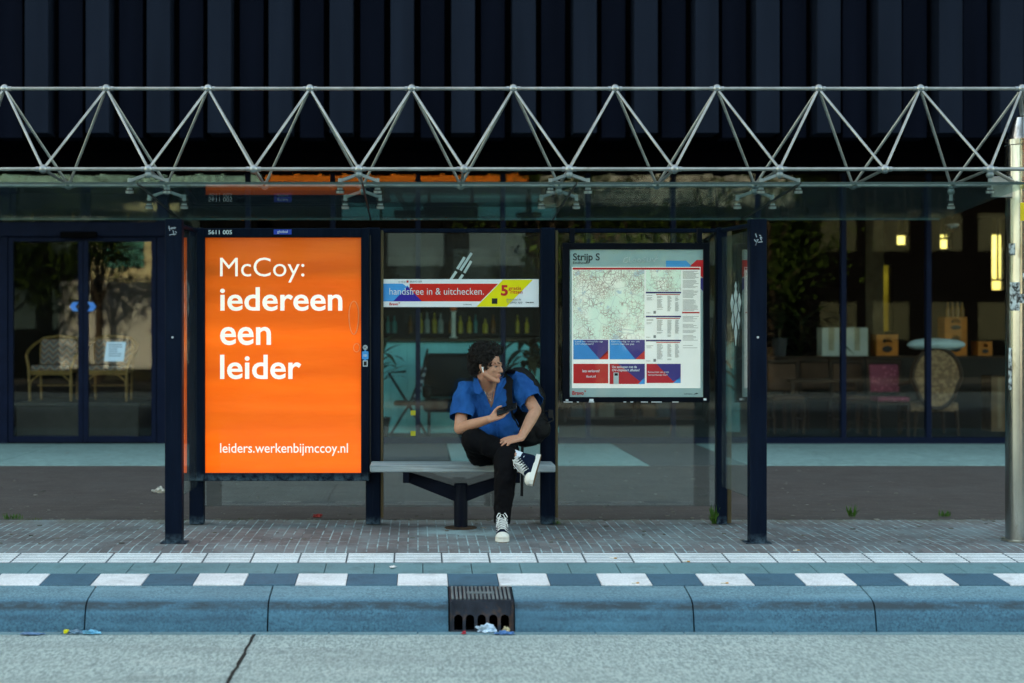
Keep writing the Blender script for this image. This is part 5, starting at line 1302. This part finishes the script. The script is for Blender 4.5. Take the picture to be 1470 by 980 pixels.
# curly hair
hb = MB()
hb.ball(H(0, -.036, .054), (.098, .102, .092), 3, HM); hb.ball(H(0, .018, .094), (.078, .060, .042), 3, HM); hb.ball(H(0, -.072, -.005), (.080, .058, .078), 3, HM)
for s in (-1, 1): hb.ball(H(s*.074, -.014, .030), (.020, .044, .045), 2, HM); hb.cap(H(s*.074, .016, .010), H(s*.070, .018, -.032), .011, .006)
hb = blob(hb, .006, 3); wrinkle(hb, .010, 34, 2)
cv = [v.co.copy() for v in hb.bm.verts]; hb.bm.normal_update(); nv = [v.normal.copy() for v in hb.bm.verts]
rr = random.Random(17)
for i in range(800):
    j = rr.randrange(len(cv)); p, nn = cv[j], nv[j]
    lo = HM.transposed() @ (p-Hc)
    if lo.z < -.01 and lo.y > -.03: continue
    if lo.y > .045 and lo.z < .088: continue
    t1 = nn.orthogonal().normalized(); t1 = Matrix.Rotation(rr.uniform(0, 6.28), 3, nn) @ t1; t2 = nn.cross(t1)
    rad = rr.uniform(.0055, .010); pts = []; tl = rr.uniform(-.4, .4)
    for k in range(9):
        a = k/8*rr.uniform(5, 6.5)
        pts.append(p+nn*(.003+.017*k/8+rad*.6)+t1*math.cos(a)*rad+(t2*math.cos(tl)+nn*math.sin(tl))*math.sin(a)*rad)
    hb.tube(pts, [.0028]*8+[.001], 4)
obj('hair', hb, dk_h, per, True)
# earbud in the right ear
f = MB(); e = H(-.093, .0, -.022); f.ball(e, .0085, 2); f.rod(e, e+Fd*.010-Ud*.030-Ld*.003, .0042, .0038, n=10); obj('earbud', f, mat('white earbud', (.8, .8, .8), .3, var=.02), per, True)

# shirt
s_ = MB()
s_.ball(CH+Vector((0, 0, -.005)), (.190, .132, .195), 3); s_.ball(BE+Vector((0, -.008, -.0)), (.186, .140, .165), 3)
s_.cap(NB-Vector((-.01, 0, .032)), SR+Vector((.01, 0, -.004)), .056, .060); s_.cap(NB-Vector((.01, 0, .032)), SL+Vector((-.01, 0, -.004)), .058, .066)
SRe = W(662, 601, 11.237); SLe = W(765, 580, 11.285)
s_.cap(SR, SR.lerp(SRe, .5), .060, .073); s_.rod(SR.lerp(SRe, .5), SRe, .073, .080, 20)
s_.cap(SL, SL.lerp(SLe, .5), .072, .082); s_.rod(SL.lerp(SLe, .5), SLe, .082, .088, 20)
s_.ball(W(692, 618, 11.36), (.10, .10, .10), 3); s_.ball(W(720, 618, 11.36), (.09, .10, .10), 3)
hem = W(0, 640, 11.4).z
sm_ = blob(s_, .007, 5)
dR, dL = (SRe-SR).normalized(), (SLe-SL).normalized()
wrinkle(sm_, .017, 6.5, 3, (1, 1, .8)); wrinkle(sm_, .009, 15, 5, (1, 1, .55))
trim(sm_, SRe-dR*.012, dR, .125); trim(sm_, SLe-dL*.012, dL, .125); cut(sm_, lambda c, n: c.z < hem)
# open neck: a deep V on the chest and a hole round the neck
def pxy(c): return (c.x/c.y*FP+VX, VY-(c.z-CAMH)/c.y*FP)
def inV(c):
    x, y = pxy(c)
    if c.y > CH.y-.03 and (c-NB).length > .085: return False
    if y > 586 or y < 540: return False
    u = (586-y)/46; return 705.5-17.5*u**.9 < x < 705.5+9*u**.8
cut(sm_, lambda c, n: inV(c) or ((c-NB-Vector((0, -.01, .02))).length < .075))
ease_rim(sm_, 8)
bv = BVHTree.FromBMesh(sm_.bm)
def front(x, y, D=11.2, lift=.004, bvh=None):
    d = Vector(((x-VX)/FP, 1, (VY-y)/FP)).normalized(); hit = (bvh or bv).ray_cast(Vector((0, 0, CAMH))+d*10.4, d)
    return (hit[0]-d*lift) if hit[0] is not None and hit[0].y < 11.75 else W(x, y, D)
st_ = NT('blue shirt cloth'); v = st_.coord(); n = st_.noise(v, 7, 5); n2 = st_.noise(v, 240, 2)
shirt_m = st_.done(st_.bsdf(st_.mix(st_.ramp(n, .3, .7), (.0018, .056, .205), (.003, .085, .28)), .8, spec=.10, bump=st_.noise(v, 26, 4), bdist=.008))
shirt = obj('shirt', sm_, shirt_m, per, True, ang=180)
so_ = shirt.modifiers.new('thick', 'SOLIDIFY'); so_.thickness = .003; so_.offset = 1
def strip(name, pts, wd, th, m, par=per, cols=1, lift=.004):
    """flat band following the shirt: pts are (x, y) along it, wd half width in metres"""
    f = MB(); P = [front(x, y, lift=lift) for x, y in pts]; rows = []
    for i, p in enumerate(P):
        t = (P[min(i+1, len(P)-1)]-P[max(i-1, 0)]).normalized(); sd = t.cross(Vector((0, 1, 0))).normalized()
        w_ = wd[i] if isinstance(wd, list) else wd
        rows.append((p-sd*w_, p+sd*w_))
    for off in (0, -th):
        vs_ = [(f.bm.verts.new(a+Vector((0, off, 0))), f.bm.verts.new(b_+Vector((0, off, 0)))) for a, b_ in rows]
        for a, c in zip(vs_, vs_[1:]): f.bm.faces.new((a[0], c[0], c[1], a[1]))
        if off == 0: first = vs_
    n_ = len(rows)
    for i in range(n_-1):
        for k in (0, 1): f.bm.faces.new((first[i][k], first[i+1][k], vs_[i+1][k], vs_[i][k]))
    for i in (0, n_-1): f.bm.faces.new((first[i][0], first[i][1], vs_[i][1], vs_[i][0]))
    return obj(name, f, m, par, True)
strip('placket', [(706.5, 588), (707.5, 598), (710, 608), (713, 618), (716, 626)], .010, .002, shirt_m, lift=.005)
def collar(pts, name='collar'):
    """pointed collar flap; pts (x, y, D)"""
    f = MB(); q = [W(*p) for p in pts]; c = sum(q, Vector())/len(q)+Vector((0, -.008, 0))
    fr_ = [f.bm.verts.new(p) for p in q]; bk_ = [f.bm.verts.new(p+Vector((0, .007, 0))) for p in q]
    cf = f.bm.verts.new(c); cb_ = f.bm.verts.new(c+Vector((0, .007, 0))); n_ = len(q)
    for i in range(n_):
        j = (i+1) % n_; f.bm.faces.new((fr_[i], fr_[j], cf)); f.bm.faces.new((bk_[j], bk_[i], cb_)); f.bm.faces.new((fr_[j], fr_[i], bk_[i], bk_[j]))
    o = obj(name, f, shirt_m, per, True, ang=70); return o
collar([(680, 541, 11.35), (685.5, 541, 11.28), (688, 549, 11.235), (693, 560, 11.21), (688, 566, 11.20), (681.5, 564, 11.20), (679, 553, 11.25)])
collar([(715, 551, 11.22), (720, 544, 11.26), (726, 541, 11.31), (727, 549, 11.24), (722, 557, 11.20), (714, 572, 11.20), (711, 565, 11.20)])
f = MB(); 
for x, y in ((708.5, 598), (711, 610)): p = front(x, y, lift=.010); f.rod(p, p+Vector((0, .004, 0)), .0055, n=12)
obj('buttons', f, mat('dark blue button', (.01, .03, .12), .4), per)
# necklace and chest tattoo lie on the skin
bb = bmesh.new(); bb.from_mesh(body.data); bmesh.ops.translate(bb, vec=per.location, verts=bb.verts[:]); bvb = BVHTree.FromBMesh(bb)
P = [front(x, y, bvh=bvb, lift=.004) for x, y in ((694, 558), (697, 565), (700.5, 572), (703.5, 577), (705.5, 574), (707, 567), (708, 560))]
f = MB(); f.tube(P, .0022, 6); obj('necklace', f, mat('silver chain', (.6, .6, .58), .25, .9), per, True)
f = MB(); rr = random.Random(9)
for i in range(7):
    x = 696.5+i*1.7; y = 566+rr.uniform(-1, 1); f.tube([front(x, y-1.5, bvh=bvb, lift=.0006), front(x+rr.uniform(-.6, .6), y+2.2, bvh=bvb, lift=.0006)], .0018, 4)
f.tube([front(698, 569.5, bvh=bvb, lift=.0006), front(702, 571, bvh=bvb, lift=.0006), front(706.5, 569, bvh=bvb, lift=.0006)], .0014, 4)
obj('tattoo', f, mat('tattoo ink', (.09, .055, .06), .6), per)
bb.free()

# trousers
t_ = MB()
t_.ball(PE+Vector((0, 0, .0)), (.180, .145, .115), 3); t_.ball(BE+Vector((0, .01, -.05)), (.168, .125, .10), 3)
t_.cap(HR, KR, .100, .080)
t2_ = MB(); t2_.cap(HL, KL, .098, .074)
cufR = W(732.5, 652.0, 11.0); cufL = W(720.5, 751, 10.91)
m1 = KR.lerp(cufR, .4); t_.cap(KR, m1, .080, .076); t_.cap(m1, cufR, .076, .056)
m2 = KL.lerp(cufL, .35)+Vector((.004, -.01, 0)); t2_.cap(KL, m2, .074, .070); t2_.cap(m2, cufL, .070, .050)
t_.cap(KR.lerp(HR, .5)-Vector((0, 0, .03)), HR-Vector((0, 0, .03)), .085, .085)
tm_ = blob(t_, .008, 5); tl_ = blob(t2_, .008, 5)
dR2, dL2 = (cufR-KR).normalized(), (cufL-KL).normalized()
cut(tm_, lambda c, n: (c-cufR).dot(dR2) > 0 and (c-cufR).length < .11); cut(tl_, lambda c, n: (c-cufL).dot(dL2) > 0 and (c-cufL).length < .11)
for q_ in (tm_, tl_): wrinkle(q_, .010, 8, 1, (1, 1, .6)); wrinkle(q_, .005, 20, 8, (1, 1, .6))
for q_ in (tm_, tl_): ease_rim(q_, 8)
t_me = bpy.data.meshes.new('t'); tl_.bm.to_mesh(t_me); tm_.bm.from_mesh(t_me)
for v in tm_.bm.verts:
    if v.co.z < .471 and v.co.y > 11.34: v.co.z = .471
trm = mat('black trouser cloth', (.0022, .0022, .0032), .85, var=.3, vs=6, spec=.10, bump=.003, bs=40)
tr = obj('trousers', tm_, trm, per, True, ang=180)
so_ = tr.modifiers.new('thick', 'SOLIDIFY'); so_.thickness = .004; so_.offset = 1
sock = mat('white sock', (.62, .66, .72), .85, var=.06, bump=.001, bs=150)
f = MB(); f.rod(cufR-dR2*.05, AR+dR2*.035, .043, .041, 18); obj('sock', f, sock, per, True)
f = MB(); f.rod(cufL+Vector((0, 0, .04)), AL-Vector((0, 0, .05)), .036, .036, 18); obj('sock', f, mat('dark sock', (.02, .02, .03), .85), per, True)

# canvas high tops
canv = mat('navy canvas', (.0025, .007, .020), .85, spec=.08, var=.25, vs=30, bump=.0006, bs=300)
rubw = mat('off white rubber', (.66, .64, .58), .5, var=.05, dirt=(.35, .32, .27), dirt_lo=.66, ds=20)
lace = mat('white lace', (.72, .72, .70), .8, var=.05)
soled = mat('brown outsole', (.13, .07, .035), .7)
def shoe(name_loc, t, u, heel, laces_open=False):
    t = t.normalized(); u = (u-t*u.dot(t)).normalized(); s = t.cross(u)
    M4 = Matrix(((t.x, s.x, u.x, heel.x), (t.y, s.y, u.y, heel.y), (t.z, s.z, u.z, heel.z), (0, 0, 0, 1)))
    X = lambda f_, s__, u_: M4 @ Vector((f_, s__, u_))
    out = [(0, -.012), (.004, -.026), (.03, -.036), (.10, -.036), (.17, -.043), (.21, -.048), (.25, -.044), (.28, -.028), (.292, 0)]
    out = out+[(a, -b_) for a, b_ in out[-2::-1]]
    up = MB()
    up.cap((.055, 0, .055), (.052, 0, .118), .041, .040); up.cap((.06, 0, .050), (.17, 0, .046), .041, .040); up.ball((.205, 0, .040), (.07, .044, .030), 3); up.cap((.08, 0, .12), (.19, 0, .058), .032, .026)
    up = blob(up, .006, 3); bmesh.ops.transform(up.bm, matrix=M4, verts=up.bm.verts[:]); sh_ = obj('shoe', up, canv, per, True, ang=180)
    f = MB()
    def slabm(o2, z0, z1):
        a = [f.bm.verts.new(X(p[0], p[1], z0)) for p in o2]; c = [f.bm.verts.new(X(p[0]*1.0, p[1]*.97, z1)) for p in o2]
        f.bm.faces.new(a[::-1]); f.bm.faces.new(c)
        for i in range(len(o2)): j = (i+1) % len(o2); f.bm.faces.new((a[i], a[j], c[j], c[i]))
    slabm(out, .004, .034); obj('sole', f, rubw, sh_)
    f = MB(); o2 = [(p[0]*.99+.001, p[1]*.96) for p in out]; slabm(o2, 0, .0038); obj('outsole', f, soled, sh_)
    f = MB(); f.ball((.243, 0, .036), (.050, .0455, .032), 3); bmesh.ops.transform(f.bm, matrix=M4, verts=f.bm.verts[:]); obj('toe_cap', f, rubw, sh_, True)
    f = MB(); n_ = 7
    for i in range(n_):
        a = i/(n_-1); fc_, uc = .196-.096*a, .083+.083*a; 
        f.tube([X(fc_-.006, -.030, uc-.016), X(fc_, -.015, uc+.001), X(fc_+.004, .015, uc+.002), X(fc_-.002, .030, uc-.014)], .0034, 6)
        f.tube([X(fc_-.010, .030, uc-.010), X(fc_-.006, .010, uc+.005), X(fc_-.014, -.012, uc+.010), X(fc_-.018, -.030, uc-.002)], .0030, 6)
    k0 = X(.105, 0, .172)
    for sd in (-1, 1):
        f.tube([k0, X(.12, sd*.022, .178), X(.135, sd*.036, .155), X(.125, sd*.030, .140), k0], .0030, 6)
        f.tube([k0, X(.13, sd*.012, .165), X(.16, sd*.030, .120), X(.165, sd*.040, .09)], .0028, 6)
    obj('laces', f, lace, sh_, True)
    f = MB()
    for sd in (-1, 1):
        for i in range(n_): a = i/(n_-1); p = X(.196-.096*a-.008, sd*.033, .080+.083*a-.018); q = X(.196-.096*a-.008, sd*.040, .080+.083*a-.020); f.rod(p, q, .0045, n=8)
    obj('eyelets', f, mat('steel eyelet', (.5, .5, .5), .35, .8), sh_, True)
    f = MB(); f.tube([X(.012, 0, .036), X(.008, 0, .10), X(.010, 0, .145)], .0065, 6); obj('heel_stripe', f, lace, sh_, True)
    return sh_
shoe('L', Vector((-.02, -1, 0)), Vector((0, 0, 1)), Vector((W(720, 0, 10.95).x, 10.975, .0012)))
tR = Vector((-.064, -.21, -.150)); uR = Vector((-.92, .137, .20))
tRn = tR.normalized(); uRn = (uR-tRn*uR.dot(tRn)).normalized()
heelR = AR+Vector((.016, -.006, -.004))-tRn*.055-uRn*.118
shoe('R', tR, uR, heelR)

# ------------------------------------------------------------------ phone and backpack
pc = WR+rd_*.142+rn_*.027-rs_*.004
ph = thing('smartphone', 'black smartphone held in the right hand of the person', 'phone', pc)
f = MB(); f.obox(pc, rd_*.074, rs_*.036, rn_*.0042, .003, 2); obj('case', f, mat('black phone case', (.008, .008, .009), .35), ph, True)
f = MB(); f.obox(pc+rn_*.0045, rd_*.070, rs_*.033, rn_*.0003); obj('screen', f, mat('phone screen glass', (.006, .007, .009), .08, spec=.8), ph)
f = MB(); f.obox(pc-rn_*.0052-rd_*.052-rs_*.016, rd_*.014, rs_*.013, rn_*.001, .001); obj('camera_bump', f, rub, ph)
bp_ = thing('backpack', 'large black backpack worn on the back of the person beside the post', 'backpack', W(755, 640, 11.58))
f = MB()
f.ball(W(754, 577, 11.58), (.150, .095, .195), 3); f.ball(W(757, 612, 11.58), (.160, .10, .15), 3); f.ball(W(745, 555, 11.56), (.13, .09, .14), 3); f.ball(W(680, 590, 11.585), (.14, .085, .20), 3); f.ball(W(720, 600, 11.60), (.2, .08, .2), 3)
f = blob(f, .010, 5); wrinkle(f, .010, 7, 4); wrinkle(f, .003, 24, 4)
for v in f.bm.verts:
    if v.co.y > 11.69: v.co.y = 11.69
bagm = mat('black nylon', (.003, .003, .004), .65, spec=.2, var=.35, vs=9, bump=.002, bs=80)
bagm2 = mat('black webbing', (.0035, .0035, .0045), .75, spec=.2, var=.3, vs=30, bump=.001, bs=300)
obj('bag', f, bagm, bp_, True, ang=180)
f = MB(); f.ball(W(772, 615, 11.55), (.095, .06, .09), 3); obj('side_pocket', wrinkle(f, .006, 12, 6), bagm, bp_, True)
f = MB()
f.tube([W(783, 590, 11.50), W(793, 592, 11.53), W(794, 603, 11.53), W(786, 607, 11.50)], .006, 6); f.box(W(787, 0, 11.5).x, W(794, 0, 11.5).x, 11.49, 11.505, W(0, 600, 11.5).z, W(0, 588, 11.5).z, .003)
obj('buckle', f, rub, bp_)
strip('shoulder_strap', [(735, 530.5), (732, 535), (730, 541), (728.5, 549), (728, 558), (728.5, 567), (729.5, 576), (732, 586)], [.026, .034, .037, .037, .036, .034, .031, .026], .012, bagm2, bp_, lift=.006)
strip('strap_webbing', [(732, 584), (735, 594), (739, 604), (744, 614)], .011, .004, bagm2, bp_, lift=.004)
f = MB(); p0 = W(748, 640, 11.2); pts = [W(750, 640, 11.36), W(749.5, 655, 11.33), W(749.5, 690, 11.33), W(749, 712, 11.33)]
for a, c in zip(pts, pts[1:]): f.obox((a+c)/2, Vector((.010, 0, 0)), Vector((0, .0015, 0)), (c-a)/2)
obj('dangling_strap', f, bagm2, bp_)
